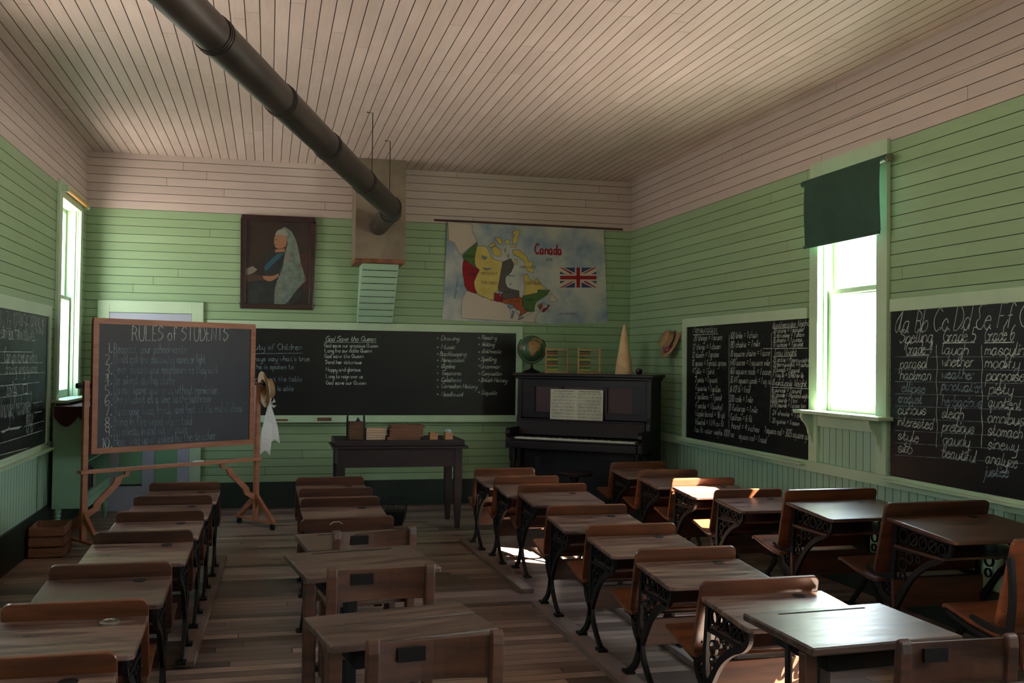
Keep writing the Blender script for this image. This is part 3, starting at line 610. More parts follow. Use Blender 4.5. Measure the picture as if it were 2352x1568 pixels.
gD = 'school desks in the row by the right wall'
row(gD, .52, .65, 0, [(3.17, 8.23, 2, 'farthest desk of the right row, in front of the piano corner'), (3.18, 7.58, 1, 'second right-row desk from the piano, behind the sunlit one'), (3.225, 7.00, 1, 'sunlit desk of the right row with a blazing white top'),
 (3.26, 6.34, 1.5, 'right-row desk just nearer than the sunlit one, sun on its seat')])
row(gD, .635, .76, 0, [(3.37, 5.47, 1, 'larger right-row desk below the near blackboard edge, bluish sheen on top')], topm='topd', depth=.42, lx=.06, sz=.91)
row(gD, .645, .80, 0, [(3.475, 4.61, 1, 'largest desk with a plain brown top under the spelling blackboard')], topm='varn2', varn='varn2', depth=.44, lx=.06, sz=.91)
row(gD, .60, .80, 0, [(3.33, 3.55, 1, 'reddish seat with a tall curved back cut by the right edge')], desk=False, lx=.0, sz=.9)

# floor runners
def runner(x, y0, y1, a, lab, w=.085):
    mb = MB(); mb.box(-w/2, w/2, 0, y1-y0, 0, RB); o = mb.build('floor_runner', 'runner', bevel=.004); o.location = (x, y0, 0); o.rotation_euler = (0, 0, math.radians(a))
    tag(o, lab, 'floor runner', 'wooden runners under the desk rows')
runner(-.372, 5.12, 7.83, -1, 'right-hand wooden runner under the left row of desks'); runner(-.80, 5.12, 7.83, -1, 'left-hand wooden runner under the left row of desks')
runner(1.672, 6.32, 8.22, 1.6, 'left runner under the three farthest third-row desks'); runner(2.17, 6.35, 8.25, 1.4, 'right runner under the three farthest third-row desks')
runner(1.685, 3.2, 5.95, .6, 'left runner under the nearer third-row desks, worn chunky edge', .11); runner(2.13, 3.2, 6.0, .3, 'right runner under the nearer third-row desks')

# ------------------------------------------------------------------ flat-topped tables and wooden chairs
def make_table(W, Dp, zb, zf, label, m='topd', groove=False, box=True, leg='iron'):
    root = thing('pupil_table', (0, 0, 0), 0, label, 'table', 'flat-topped pupil tables')
    a = math.atan2(zb-zf, Dp); T = Matrix.Translation((0, 0, zb)) @ Matrix.Rotation(a, 4, 'X')
    mb = MB()
    if groove: mb.box(-W/2, W/2, -Dp*.42, 0, -.024, 0, T); mb.box(-W/2, W/2, -Dp, -Dp*.43, -.024, -.001, T)
    else: mb.box(-W/2, W/2, -Dp, 0, -.026, 0, T)
    tp = mb.build('table_top', m, root, bevel=.006)
    if not groove: mb = MB(); mb.box(-W*.3, W*.32, -.05, -.042, .0003, .0013, T); mb.build('pencil_groove', 'blackw', tp)
    if box: mb = MB(); mb.box(-W/2+.09, W/2-.09, -Dp+.05, -.04, -.095, -.0265, T); mb.build('book_box', 'blackw', root, bevel=.004)
    zz = min(zb, zf)-(.10 if box else .03)
    mb = MB(); mb.prism([(-.07, 0), (.0, 0), (-.01, .3), (-.01, zz+.0), (-.08, zz+.0), (-.06, .3)], -.025, .025, 'x'); mb.build('pedestal', 'iron', root, bevel=.004)
    mb = MB(); mb.box(-.2, .2, -.065, -.005, 0, .03); mb.build('pedestal_foot', 'iron', root, bevel=.005)
    mb = MB(); x = -W/2+.06
    mb.tube([(x, -Dp*.45, zz+.075), (x, -Dp*.45, .02)], .012, 8); mb.tube([(x, -Dp*.45, .02), (x-.02, -Dp*.45, .0)], .02, 8); mb.build('side_rod', 'iron', root)
    mb = MB(); mb.box(-W/2+.006, -W/2+.05, -Dp+.05, -Dp+.085, 0, zz+.07); mb.build('leg', 'varn2', root, bevel=.004)
    return root
def make_chair(W, label):
    root = thing('school_chair', (0, 0, 0), 0, label, 'chair', 'wooden school chairs with two-post backs')
    H = .74
    for sx in (-1, 1):
        x = sx*(W/2-.019); mb = MB(); o = [(.02, .0), (.055, .0), (.05, .32), (.018, .70), (.012, H-.008), (.0, H), (-.014, H-.008), (-.018, .70), (.008, .32)]
        mb.prism(o, x-.019, x+.019, 'x'); mb.build('back_post', 'varn2', root, bevel=.006)
    mb = MB(); n = 10; vs = []; fs = []
    for i in range(n+1):
        t = i/n; x = -W/2+.03+t*(W-.06); d = .028*math.sin(t*PI); dip = -.008*math.sin(t*PI)
        for y, z in ((.004+d, .60), (.016+d, .60), (.008+d, .725+dip), (-.004+d, .725+dip)): vs.append((x, y, z))
    for i in range(n):
        for a in range(4): b = (a+1) % 4; fs.append((i*4+a, i*4+b, i*4+4+b, i*4+4+a))
    fs += [(0, 1, 2, 3), (n*4+3, n*4+2, n*4+1, n*4)]
    mb.mesh(vs, fs); r = mb.build('back_rail', 'varn2', root)
    mb = MB(); mb.box(-W*.27, -W*.07, .004, .012, .665, .705); mb.build('back_plate', 'blackw', r, label='dark rectangular plate on the back rail')
    mb = MB(); mb.prism([(.022, .42), (.036, .42), (.03, .47), (.018, .47)], -W/2+.03, W/2-.03, 'x'); mb.build('lower_rail', 'varn2', root)
    mb = MB(); o = [(.31, .40), (.295, .405), (.22, .392), (.13, .385), (.06, .39)]; mb.prism(o+[(y, z-.02) for y, z in o[::-1]], -W/2+.005, W/2-.005, 'x'); mb.build('seat', 'varn2', root, bevel=.003)
    for sx in (-1, 1):
        x = sx*(W/2-.03); mb = MB(); mb.box(x-.016, x+.016, .25, .285, 0, .375); mb.build('front_leg', 'varn2', root, bevel=.003)
        mb = MB(); mb.box(x-.008, x+.008, .05, .25, .20, .225); mb.build('side_stretcher', 'varn2', root)
    return root
def put(o, x, y, a): o.location = (x, y, 0); o.rotation_euler = (0, 0, math.radians(a)); return o
put(make_table(.50, .34, .66, .64, 'far pupil table behind the small post-backed chair, second row'), .385, 5.02, 9)
put(make_table(.57, .40, .68, .655, 'pupil table touching the back of the smallest post-backed chair'), .355, 4.45, 12)
put(make_table(.545, .33, .68, .67, 'two-board pupil table with a wooden leg, centre foreground', groove=True), .39, 3.36, 12)
put(make_table(.58, .33, .68, .67, 'nearest centre pupil table, cut by the bottom edge of the photo', groove=True), .32, 2.47, 14)
put(make_table(.55, .40, .68, .67, 'flat shiny dark table at the foot of the third row', m='topd'), 1.84, 3.10, 4)
put(make_table(.60, .40, .68, .67, 'table corner cut by the bottom right corner'), 2.05, 2.28, 6)
c = make_chair(.40, 'chair with the smallest back, between the two far pupil tables'); put(c, .49, 4.63, 11)
dup(c, (.43, 3.80, 0), math.radians(3), 'chair with open worn back before the two-board pupil table').scale = (1.03, 1, 1)
dup(c, (.475, 2.81, 0), math.radians(5), 'nearest centre chair with a dark plate on its back, bottom edge').scale = (1, 1, 1)
dup(c, (1.95, 2.50, 0), math.radians(-1), 'chair with a dark plate at the shiny table, bottom right').scale = (.97, 1, 1)

# ------------------------------------------------------------------ teacher table and what is on it
X0, X1, Y0, Y1 = .58, 1.75, 8.86, 9.47; cx_, cy_ = (X0+X1)/2, (Y0+Y1)/2; hx, hy = (X1-X0)/2, (Y1-Y0)/2
R = thing('teacher_table', (cx_, cy_, 0), 0, 'dark painted teacher table with tapered legs below the long blackboard', 'table')
mb = MB(); mb.box(-hx, hx-.01, -hy+.01, hy, .745, .80); mb.build('table_top', 'table', R, bevel=.008)
mb = MB(); mb.box(-hx-.025, hx+.02, -hy-.02, hy+.01, .728, .7448); mb.build('edge_moulding', 'table', R, bevel=.006)
mb = MB()
mb.box(-hx+.03, hx-.05, -hy+.02, -hy+.04, .56, .7278); mb.box(-hx+.03, hx-.05, hy-.04, hy-.02, .56, .7278); mb.box(-hx+.03, -hx+.05, -hy+.04, hy-.04, .56, .7278); mb.box(hx-.07, hx-.05, -hy+.04, hy-.04, .56, .7278)
mb.build('apron', 'table', R, bevel=.003)
for sx in (0, 1):
    for yy in (-hy+.015, hy-.085):
        xx = -hx+.02 if sx == 0 else hx-.1; mb = MB(); t = .014
        vs = [(xx+t, yy+t, 0), (xx+.07-t, yy+t, 0), (xx+.07-t, yy+.07-t, 0), (xx+t, yy+.07-t, 0)] + [(xx+a, yy+b, z) for z in (.28, .7278) for a, b in ((0, 0), (.07, 0), (.07, .07), (0, .07))]
        fs = [(3, 2, 1, 0), (8, 9, 10, 11)] + [(k*4+i, k*4+(i+1) % 4, k*4+4+(i+1) % 4, k*4+4+i) for k in (0, 1) for i in range(4)]
        mb.mesh(vs, fs); mb.build('leg', 'table', R, bevel=.003)
TZ = .8003
def at_table(px, y=8.98): return on_y(px, 1005, y).x
def stack(name, x0, x1, n, t, m, labels, cat, grp, y=9.0, d=.2, jit=.006, z=TZ, prot=None, wob=0):
    for i in range(n):
        w = x1-x0; mb = MB(); mb.box(-w/2, w/2, -d/2, d/2, .001, t-.0006)
        if i == 0 or prot is None:
            o = mb.build(name, m, bevel=.0015); prot = o
            if name == 'framed_slate':
                pass
        else: o = prot.copy(); COL.objects.link(o)
        o.location = ((x0+x1)/2+random.uniform(-jit, jit), y+random.uniform(-jit, jit), z); z += t; o.rotation_euler = (0, 0, random.uniform(-wob, wob))
        tag(o, labels if isinstance(labels, str) else labels[i], cat, grp)
    return z
# the wrought rack holding slim brown books
xa, xb = at_table(798), at_table(836)
R = thing('book_rack', ((xa+xb)/2, 9.0, TZ), 0, 'black wire rack with looped ends around the slim brown slates', 'rack'); w = (xb-xa)/2
for s_ in (-1, 1):
    mb = MB(); P = [(s_*w, -.07, 0)]+[(s_*w, -.07+.14*(.5-.5*math.cos(t*PI)), .17+.045*math.sin(t*PI)) for t in [i/8 for i in range(9)]]+[(s_*w, .07, 0)]
    mb.tube([(s_*(w+.02), -.03, 0), (s_*w, -.03, .03), (s_*w, -.03, .20)], .004); mb.tube([(s_*w, -.03+.03*math.sin(t*2*PI), .20+.022-.022*math.cos(t*2*PI)) for t in [i/10 for i in range(11)]], .004); mb.tube(P, .004)
    mb.build('rack_end', 'iron', R)
mb = MB(); mb.box(-w-.02, w+.02, -.09, .09, 0, .004); mb.build('rack_base', 'iron', R)
stack('slim_slate', xa+.012, xb-.012, 17, .0092, 'book1', 'slim brown wooden slate in the tall stack held by the wire rack', 'slate', 'slim slates in the wire rack', z=TZ+.0045, d=.15, jit=.002)
mb = MB(); mb.lathe([(.018, 0), (.02, .012), (.01, .022), (.01, .034), (.013, .036)], (0, 0, 0), 14); o = mb.build('ink_bottle', 'blue', smooth_=True); o.location = ((xa+xb)/2+.02, 9.0, TZ+.0045+17*.0092); tag(o, 'blue ink bottle on top of the racked slates', 'bottle')
stack('reader_book', at_table(840), at_table(884), 5, .021, 'page', 'pale-edged reader in the short stack beside the rack', 'book', 'pale readers on the teacher table', d=.13, jit=.004)
x0, x1 = at_table(893), at_table(969)
# framed slates: frame with a slate sheet
zz = TZ
for i in range(9):
    sh = .012 if i > 6 else (-.02 if i < 2 else 0); t = .0148; w, d = (x1-x0)/2, .10
    if i == 0:
        mb = MB()
        for b in ((-w, w, -d, -d+.022), (-w, w, d-.022, d), (-w, -w+.022, -d+.022, d-.022), (w-.022, w, -d+.022, d-.022)): mb.box(*b, .0005, t-.001)
        pr = mb.build('framed_slate', 'crate', bevel=.002); mb = MB(); mb.box(-w+.02, w-.02, -d+.02, d-.02, .003, .008); mb.build('slate_sheet', 'slate', pr); o = pr
    else:
        o = pr.copy(); COL.objects.link(o)
        for ch in [q for q in COL.objects if q.parent == pr]: c2 = ch.copy(); COL.objects.link(c2); c2.parent = o
    o.location = ((x0+x1)/2+sh+random.uniform(-.006, .006), 9.0, zz); o.rotation_euler = (0, 0, random.uniform(-.04, .04)); zz += t
    tag(o, 'topmost wood-framed slate of the wide stack, black face showing' if i == 8 else 'wood-framed slate under the top one in the wide stack', 'slate', 'wood-framed slates in the wide stack')
for px0, px1, y, lab, full in ((979, 1003.5, 8.98, 'empty small open wooden box on the teacher table', 0), (1014, 1038, 8.98, 'small wooden box stuffed with crumpled paper on the teacher table', 1)):
    a_, b_ = at_table(px0+7), at_table(px1); w = (b_-a_)/2
    R = thing('wooden_box', ((a_+b_)/2, y, TZ), 0, lab, 'box', 'small wooden boxes on the teacher table'); mb = MB()
    for q in ((-w, w, -.05, -.044, 0, .062), (-w, w, .044, .05, 0, .062), (-w, -w+.006, -.044, .044, 0, .062), (w-.006, w, -.044, .044, 0, .062), (-w+.006, w-.006, -.044, .044, 0, .006)): mb.box(*q)
    mb.build('box_body', 'pine', R)
    if full:
        bm = bmesh.new(); bmesh.ops.create_icosphere(bm, subdivisions=3, radius=.027)
        for v in bm.verts: v.co *= random.uniform(.75, 1.18); v.co.z *= .75
        me = bpy.data.meshes.new('crumpled_paper'); bm.to_mesh(me); bm.free(); me.materials.append(MT['foil']); o = bpy.data.objects.new('crumpled_paper', me); COL.objects.link(o); o.location = ((a_+b_)/2, y, TZ+.072); tag(o, 'crumpled white paper sticking out of the small wooden box', 'paper')

# dark round thing on the floor
p = on_z(903, 1205, 0)
R = thing('wire_basket', (p.x, p.y, 0), 0, 'dark round wire basket on the floor beside the second row', 'basket'); mb = MB()
for k in range(14):
    a = 2*PI*k/14; mb.tube([(r*math.cos(a), r*math.sin(a), z) for r, z in ((.085, .004), (.115, .07), (.125, .14), (.115, .21), (.09, .25))], .003, 5)
for r, z in ((.085, .004), (.125, .14), (.09, .25)): mb.tube([(r*math.cos(t*PI/12), r*math.sin(t*PI/12), z) for t in range(25)], .004, 6)
mb.build('basket_wires', 'iron', R)
mb = MB(); mb.lathe([(.08, .006), (.105, .07), (.112, .13)], (0, 0, 0), 20); mb.build('liner', 'black', R)

# ------------------------------------------------------------------ piano, set diagonally in the corner
PA = math.radians(-39); PK = Vector((2.30, 9.64, 0)); pu = Vector((math.cos(PA), math.sin(PA), 0)); pv = Vector((-math.sin(PA), math.cos(PA), 0))
R = thing('upright_piano', PK, PA, 'dark upright piano standing diagonally in the right corner', 'piano'); PWD = 1.42
mb = MB()
for x in (0, PWD-.05):
    mb = MB(); mb.prism([(.27, .02), (.60, .02), (.60, 1.37), (.28, 1.37), (.275, .98), (.255, .93), (.25, .86), (.03, .86), (.0, .835), (-.005, .80), (.02, .76), (.0, .735), (.0, .66), (.27, .66)], x, x+.05, 'x')
    mb.build('side_case', 'piano', R, bevel=.006)
mb = MB(); mb.box(-.035, PWD+.035, .225, .62, 1.372, 1.404); mb.box(-.015, PWD+.015, .25, .61, 1.345, 1.3718); mb.build('lid', 'piano', R, bevel=.008)
mb = MB(); mb.box(.05, PWD-.05, -.015, .27, .66, .735); mb.box(.05, PWD-.05, .0, .03, .735, .755); mb.build('key_bed', 'piano', R, bevel=.01)
mb = MB(); mb.box(.05, PWD-.05, .30, .33, .10, .66); mb.box(.05, PWD-.05, .29, .36, .02, .10); mb.build('lower_panel', 'piano', R, bevel=.004)
mb = MB(); mb.box(.20, PWD-.20, .29, .2995, .17, .56); mb.build('lower_inset', 'black', R, bevel=.012)
mb = MB(); mb.box(.05, PWD-.05, .58, .60, .02, 1.345); mb.build('back_board', 'blackw', R)
mb = MB(); y0 = .285
for q in ((.05, PWD-.05, .95, 1.01), (.05, PWD-.05, 1.27, 1.345), (.05, .19, 1.01, 1.27), (PWD-.19, PWD-.05, 1.01, 1.27), (.45, .50, 1.01, 1.27), (PWD-.50, PWD-.45, 1.01, 1.27)): mb.box(q[0], q[1], y0, y0+.03, q[2], q[3])
mb.build('upper_panel', 'piano', R, bevel=.006)
for a_, b_ in ((.19, .45), (.50, PWD-.50), (PWD-.45, PWD-.19)):
    mb = MB(); mb.box(a_, b_, y0+.014, y0+.028, 1.01, 1.27); mb.build('red_inset', 'piano_p', R)
mb = MB(); mb.box(.05, PWD-.05, .235, .284, .93, .945); mb.build('music_ledge', 'piano', R, bevel=.003)
mb = MB(); mb.prism([(.20, .79), (.215, .79), (.26, .93), (.245, .93)], .05, PWD-.05, 'x'); fb = mb.build('fall_board', 'piano', R)
mb = MB(); st, tot = layout("Wilson & Bros Co", True); wd = .24
q = []
for s_ in st:
    q.append([((x/tot-.5), y) for x, y in s_])
for s_ in q:
    P = []
    for x, y in s_: a = x*1.5; r = .105+(y-3)*.0035; P.append((PWD/2+r*1.25*math.sin(a), .845-.10+r*math.cos(a)))
    pts = [Vector((x, .2035+(z-.79)*.32-.0015, z)) for x, z in P]
    for i in range(len(pts)-1):
        d = (pts[i+1]-pts[i]); 
        if d.length < 1e-6: continue
        c_ = d.normalized().cross(Vector((0, -1, 0)))*.0011; mb.face([pts[i]-c_, pts[i]+c_, pts[i+1]+c_, pts[i+1]-c_])
mb.build('gold_lettering', 'gold', fb, open=1)
mb = MB(); kw = (PWD-.16)/52
for i in range(52): mb.box(.08+i*kw+.0006, .08+(i+1)*kw-.0006, .045, .20, .745, .768)
mb.build('white_keys', 'ivory', R)
mb = MB(); mb.box(.05, .08, .03, .20, .735, .772); mb.box(PWD-.08, PWD-.05, .03, .20, .735, .772); mb.build('key_block', 'piano', R)
mb = MB()
for i in range(51):
    if (i % 7) in (0, 2, 3, 5, 6): mb.box(.08+(i+1)*kw-.0055, .08+(i+1)*kw+.0055, .105, .199, .769, .779)
mb.build('black_keys', 'black', R)
for x in (.06, PWD-.06):
    mb = MB(); mb.lathe([(.03, 0), (.03, .05), (.018, .08), (.03, .16), (.022, .26), (.038, .42), (.03, .50), (.042, .56), (.042, .6598)], (x, .06, 0), 16); mb.build('leg', 'piano', R, smooth_=True)
mb = MB(); mb.box(.0, .10, .02, .30, 0, .03); mb.box(PWD-.10, PWD, .02, .30, 0, .03); mb.build('toe_block', 'piano', R)
for i in (-1, 1):
    mb = MB(); mb.plate([(.30, .085), (.22, .075), (.19, .07)], .012, PWD/2+i*.06-.02, PWD/2+i*.06+.02); mb.build('pedal', 'brass', R)
def on_piano(px, v, z, dpx=855):
    p = on_plane(px, dpx, PK+pv*v, pv); return Vector((p.x, p.y, z))
LZ = 1.4045
# music book
def ploc(px, py, v): p = on_plane(px, py, PK+pv*v, pv)-PK; return p.dot(pu), p.z
a_, b_ = ploc(1264, 893, .25)[0], ploc(1385, 893, .25)[0]
Mr = thing('music_book', PK+pu*((a_+b_)/2)+pv*.262+Vector((0, 0, .9455)), PA, 'open sheet music book leaning on the piano ledge', 'sheet music'); w = (b_-a_)/2
T = Matrix.Rotation(math.radians(4), 4, 'X')
T = Matrix.Rotation(math.radians(-2), 4, 'X')
for s_ in (-1, 1):
    mb = MB(); mb.prism([(0, 0), (s_*w, 0), (s_*w, .30), (0, .30)], -.012, -.008, 'y', T); pg = mb.build('page', 'paper', Mr)
    mb = MB()
    for g in range(8):
        for k in range(5):
            z = .265-g*.033-k*.0042; mb.box(min(s_*.012, s_*(w-.014)), max(s_*.012, s_*(w-.014)), -.0127, -.0122, z, z+.0009, T)
        for k in range(16):
            x = s_*(.02+random.random()*(w-.04)); z = .265-g*.033-random.random()*.018; mb.box(x, x+.004, -.0128, -.0122, z-.0015, z+.0022, T); mb.box(x+.0032, x+.004, -.0128, -.0122, z, z+.010, T)
    mb.box(min(s_*.03, s_*(w-.03)), max(s_*.03, s_*(w-.03)), -.0128, -.0122, .279, .285, T)
    mb.build('staves', 'ink', pg)
# stool
R = thing('piano_stool', (2.79, 8.88, 0), 0, 'round dark piano stool in front of the piano', 'stool'); mb = MB()
mb.lathe([(.13, .46), (.165, .465), (.17, .485), (.16, .50), (.10, .508), (0, .51)], n=28); mb.build('seat', 'piano', R, smooth_=True)
mb = MB(); mb.lathe([(.035, .2), (.05, .24), (.03, .3), (.03, .4), (.055, .4595)], n=16); mb.build('pedestal', 'piano', R, smooth_=True)
for k in range(4):
    a = PI/4+k*PI/2; c_, s_ = math.cos(a), math.sin(a); mb = MB(); mb.tube([(c_*r, s_*r, z) for r, z in ((.025, .30), (.08, .24), (.14, .12), (.17, .06), (.19, .02), (.20, .012))], [.018, .02, .018, .014, .014, .012], 8); mb.build('leg', 'piano', R, smooth_=True)
# globe
p = on_piano(1221, .42, LZ); R = thing('globe', p, 0, 'old world globe on a black stand at the left end of the piano', 'globe'); gr = .137; gz = .247
mb = MB(); mb.lathe([(.085, 0), (.09, .008), (.07, .022), (.03, .035), (.014, .05), (.012, .09)], n=24); mb.build('stand', 'black', R, smooth_=True)
mb = MB(); mb.tube([((gr+.012)*math.sin(t), 0, gz-(gr+.012)*math.cos(t)) for t in [PI*(-.72+1.44*i/28) for i in range(29)]], .005, 6); mb.build('meridian_ring', 'black', R)
mb = MB(); n_ = 20; mb.lathe([(gr*math.sin(PI*i/n_)+1e-5, -gr*math.cos(PI*i/n_)) for i in range(n_+1)], (0, 0, gz), 32, cap=False); sp_ = mb.build('sphere', 'sea', R, smooth_=True)
vd = Vector((p.x, p.y, 0)).normalized(); vr = Vector((vd.y, -vd.x, 0))
def patch(pts, name):
    bm = bmesh.new(); vs = []
    for x, y in pts:
        a, b = (x-340)/150, -(y-315)/150; c_ = math.sqrt(max(0, 1-a*a-b*b)); vs.append(bm.verts.new(vr*a+Vector((0, 0, b))-vd*c_))
    f = bm.faces.new(vs); bmesh.ops.triangulate(bm, faces=[f]); bmesh.ops.subdivide_edges(bm, edges=bm.edges, cuts=4, use_grid_fill=True)
    for v in bm.verts: v.co = v.co.normalized()*gr*1.006+Vector((0, 0, gz))
    me = bpy.data.meshes.new(name); bm.to_mesh(me); bm.free(); me.materials.append(MT['land']); o = bpy.data.objects.new(name, me); COL.objects.link(o); o.parent = sp_
patch([(305, 245), (340, 225), (385, 232), (430, 265), (440, 290), (420, 330), (385, 350), (360, 395), (330, 395), (335, 345), (310, 310), (300, 270)], 'africa')
patch([(330, 205), (380, 190), (430, 210), (462, 255), (440, 262), (400, 225), (345, 215)], 'eurasia'); patch([(216, 265), (243, 290), (232, 325), (212, 335), (205, 300)], 'south_america')
# abaci
def abacus(px0, px1, lab):
    a = on_piano(px0, .34, LZ); b = on_piano(px1, .34, LZ); c_ = (a+b)/2; ang = math.radians(-8); w = (px1-px0)/2*9.75/FPX
    R = thing('abacus', c_, ang, lab, 'abacus', 'bead counting frames on the piano'); H = .262
    mb = MB(); mb.box(-w-.012, w+.012, -.032, .032, 0, .014); mb.build('base', 'pine', R, bevel=.002)
    for s_ in (-1, 1): mb = MB(); mb.box(s_*w-.0065, s_*w+.0065, -.008, .008, .0142, H); mb.build('post', 'pine', R, bevel=.002)
    mb = MB(); mb.box(-w+.007, w-.007, -.006, .006, H-.028, H-.016); mb.build('top_bar', 'pine', R, bevel=.002)
    for i, m in enumerate(['bead_k', 'bead_r', 'bead_n', 'bead_g', 'bead_y']*2):
        z = H-.042-i*.0205; mb = MB()
        for k in range(10): T = Matrix.Translation((-w+.013+k*.0113, 0, z)) @ Matrix.Rotation(PI/2, 4, 'Y'); mb.lathe([(.003, -.0052), (.0082, -.002), (.0082, .002), (.003, .0052)], (0, 0, 0), 10, T)
        mb.build('bead_row', m, R, smooth_=True)
    mb = MB()
    for i in range(10): z = H-.042-i*.0205; mb.tube([(-w, 0, z), (w, 0, z)], .0012, 6)
    mb.build('wires', 'brass', R)
abacus(1253, 1304, 'bead abacus standing next to the globe'); abacus(1328, 1378, 'bead abacus nearer the tall cone')
p = on_piano(1433, .42, LZ); R = thing('paper_cone', p, 0, 'tall cream pointed cone hat on the piano', 'cone'); mb = MB(); mb.lathe([(.088, 0), (.086, .02), (.074, .12), (.052, .25), (.030, .39), (.008, .49), (0, .50)], n=28); mb.build('cone_body', 'cone', R, smooth_=True)
mb = MB(); mb.tube([(math.cos(t)*.079, math.sin(t)*.079, .085+.03*math.sin(t-.5)) for t in [2*PI*i/28 for i in range(29)]], .0018, 5); mb.build('seam', 'pine', R)
p = on_piano(1468, .42, LZ); R = thing('apple', p, 0, 'dark red apple on the right end of the piano', 'apple'); mb = MB(); mb.lathe([(.004, .004), (.018, 0), (.030, .016), (.034, .034), (.028, .052), (.012, .058), (.003, .050)], n=18); mb.build('fruit', 'apple', R, smooth_=True)
mb = MB(); mb.tube([(0, 0, .05), (.003, 0, .066)], .0015, 5); mb.build('stem', 'blackw', R)

# ------------------------------------------------------------------ straw hats
def hat(loc, axis, lab, r, crown, ch, rot=0):
    R = thing('straw_hat', loc, 0, lab, 'hat'); R.rotation_mode = 'QUATERNION'; R.rotation_quaternion = Vector(axis).to_track_quat('Z', 'Y') @ Matrix.Rotation(rot, 4, 'Z').to_quaternion()
    mb = MB(); mb.lathe([(r, .0), (r, .004), (crown+.006, .006), (crown, .015), (crown-.006, ch-.012), (crown-.02, ch), (0, ch+.004)], n=36, cap=False); mb.lathe([(r, 0), (crown-.002, .0), (crown-.005, .012), (crown-.011, ch-.018), (0, ch-.006)], n=36, cap=False); mb.build('straw_body', 'straw', R, smooth_=True)
    return R
H1 = hat((XR-.035, 9.20, 1.735), (-.90, .0, .42), 'straw hat with pink rose and navy band hanging on the right wall', .178, .095, .09)
mb = MB(); mb.lathe([(.0985, .008), (.0975, .028)], n=36, cap=False); mb.build('hat_band', 'navy', H1)
mb = MB()
for k in range(3): mb.lathe([(.004, 0), (.026-.006*k, .006), (.022-.006*k, .02), (.01, .016)], (.055, -.095, .012+k*.008), 14)
mb.build('rose', 'rose', H1, smooth_=True)
mb = MB()
for dx, dy in ((.01, -.112), (.095, -.06)): mb.lathe([(0, 0), (.026, .006), (0, .014)], (dx, dy, .01), 8)
mb.build('bow', 'crim', H1)
mb = MB(); mb.lathe([(0, 0), (.02, .005), (0, .012)], (.03, .098, .012), 8); mb.build('small_bow', 'rose', H1)

# ------------------------------------------------------------------ rolling easel board
EA = math.radians(34.4); EL = Vector((-1.355, 8.41, 0)); eu = Vector((math.cos(EA), math.sin(EA), 0)); en = Vector((math.sin(EA), -math.cos(EA), 0)); BW = 1.485
R = thing('easel_blackboard', EL, EA, 'wheeled wooden easel blackboard listing ten rules of students', 'easel')
fz0, fz1 = .744, 1.822
mb = MB(); fw = .046
for q in ((0, BW, fz0, fz0+fw), (0, BW, fz1-fw, fz1), (0, fw, fz0+fw, fz1-fw), (BW-fw, BW, fz0+fw, fz1-fw)): mb.box(q[0], q[1], -.018, .018, q[2], q[3])
mb.build('board_frame', 'easel', R, bevel=.003)
mb = MB(); mb.box(fw, BW-fw, -.008, .008, fz0+fw, fz1-fw); sl_ = mb.build('slate_panel', 'slate2', R)
def sE(x, y): return on_plane(x, y, EL+en*.0085, en), en
Ti = (Matrix.Translation(EL) @ Matrix.Rotation(EA, 4, 'Z')).inverted()
mb = MB(); mf = MB()
run(mb, sE, 0, 680, 3.564, [("RULES of STUDENTS", 1082, 362, 1868, 364, .122)]+[("%d." % (i+1), x, y, 920, y+2, .078) for i, (x, y) in enumerate(((885, 462), (862, 556), (862, 640), (862, 722), (862, 808), (862, 892), (862, 975), (862, 1072), (862, 1150), (833, 1240)))], False, .0065, .08)
run(mf, sE, 0, 680, 3.564, [("Respect your schoolmaster", 932, 465, 1545, 468), ("Do not call your classmates names or fight", 932, 548, 1680, 550), ("Never disturb your neighbours as they work", 932, 632, 1780, 634), ("Be silent during class", 932, 722, 1430, 720),
 ("Do not leave your seat without permission", 932, 800, 1780, 800), ("One student at a time to the bathroom", 930, 880, 1725, 868), ("Wash your face, hands, and feet at the end of class", 932, 975, 1980, 945), ("Bring in fire wood when told", 930, 1062, 1570, 1052), ("Go quietly in and out of class", 930, 1145, 1530, 1118),
 ("Help tidy up if asked by the teacher", 932, 1225, 1765, 1170)], False, .0045, .082)
chalk(sl_, Ti, mb); chalk(sl_, Ti, mf, 'chalkf')
for x in (-.045, BW+.045):
    mb = MB(); mb.box(x-.021, x+.021, -.02, .02, .075, 1.325 if x < 0 else 1.30); mb.build('upright_post', 'easel', R, bevel=.003)
    s_ = -1 if x < 0 else 1
    mb = MB(); mb.tube([(x-s_*.045, 0, 1.285), (x+s_*.05, 0, 1.285)], .008, 8); mb.tube([(x+s_*.045, 0, 1.285), (x+s_*.075, 0, 1.285)], .022, 10); mb.build('clamp_knob', 'black', R)
    mb = MB(); mb.box(x-.02, x+.02, -.30, .30, .055, .0748); mb.build('foot_bar', 'easel', R, bevel=.003)
    for t in (-1, 1):
        mb = MB(); mb.prism([(t*.02, .30), (t*.02, .22), (t*.24, .075), (t*.29, .075)][::t], x-.014, x+.014, 'x'); mb.build('foot_strut', 'easel', R, bevel=.002)
        mb = MB(); mb.tube([(x-.012, t*.26, .027), (x+.012, t*.26, .027)], .027, 16); mb.tube([(x, t*.26, .027), (x, t*.26, .056)], .008, 8); mb.build('caster', 'black', R)
    q = [(0, .24), (0, .30), (.05, .32), (.06, .36), (.21, .50), (.23, .545), (.31, .565), (.31, .594), (.36, .594), (.34, .55), (.29, .54), (.27, .49), (.12, .35), (.10, .30)]
    mb = MB(); mb.prism([(x-s_*(.0215+a), z) for a, z in q], -.012, .012, 'y'); mb.build('brace', 'easel', R, bevel=.002)
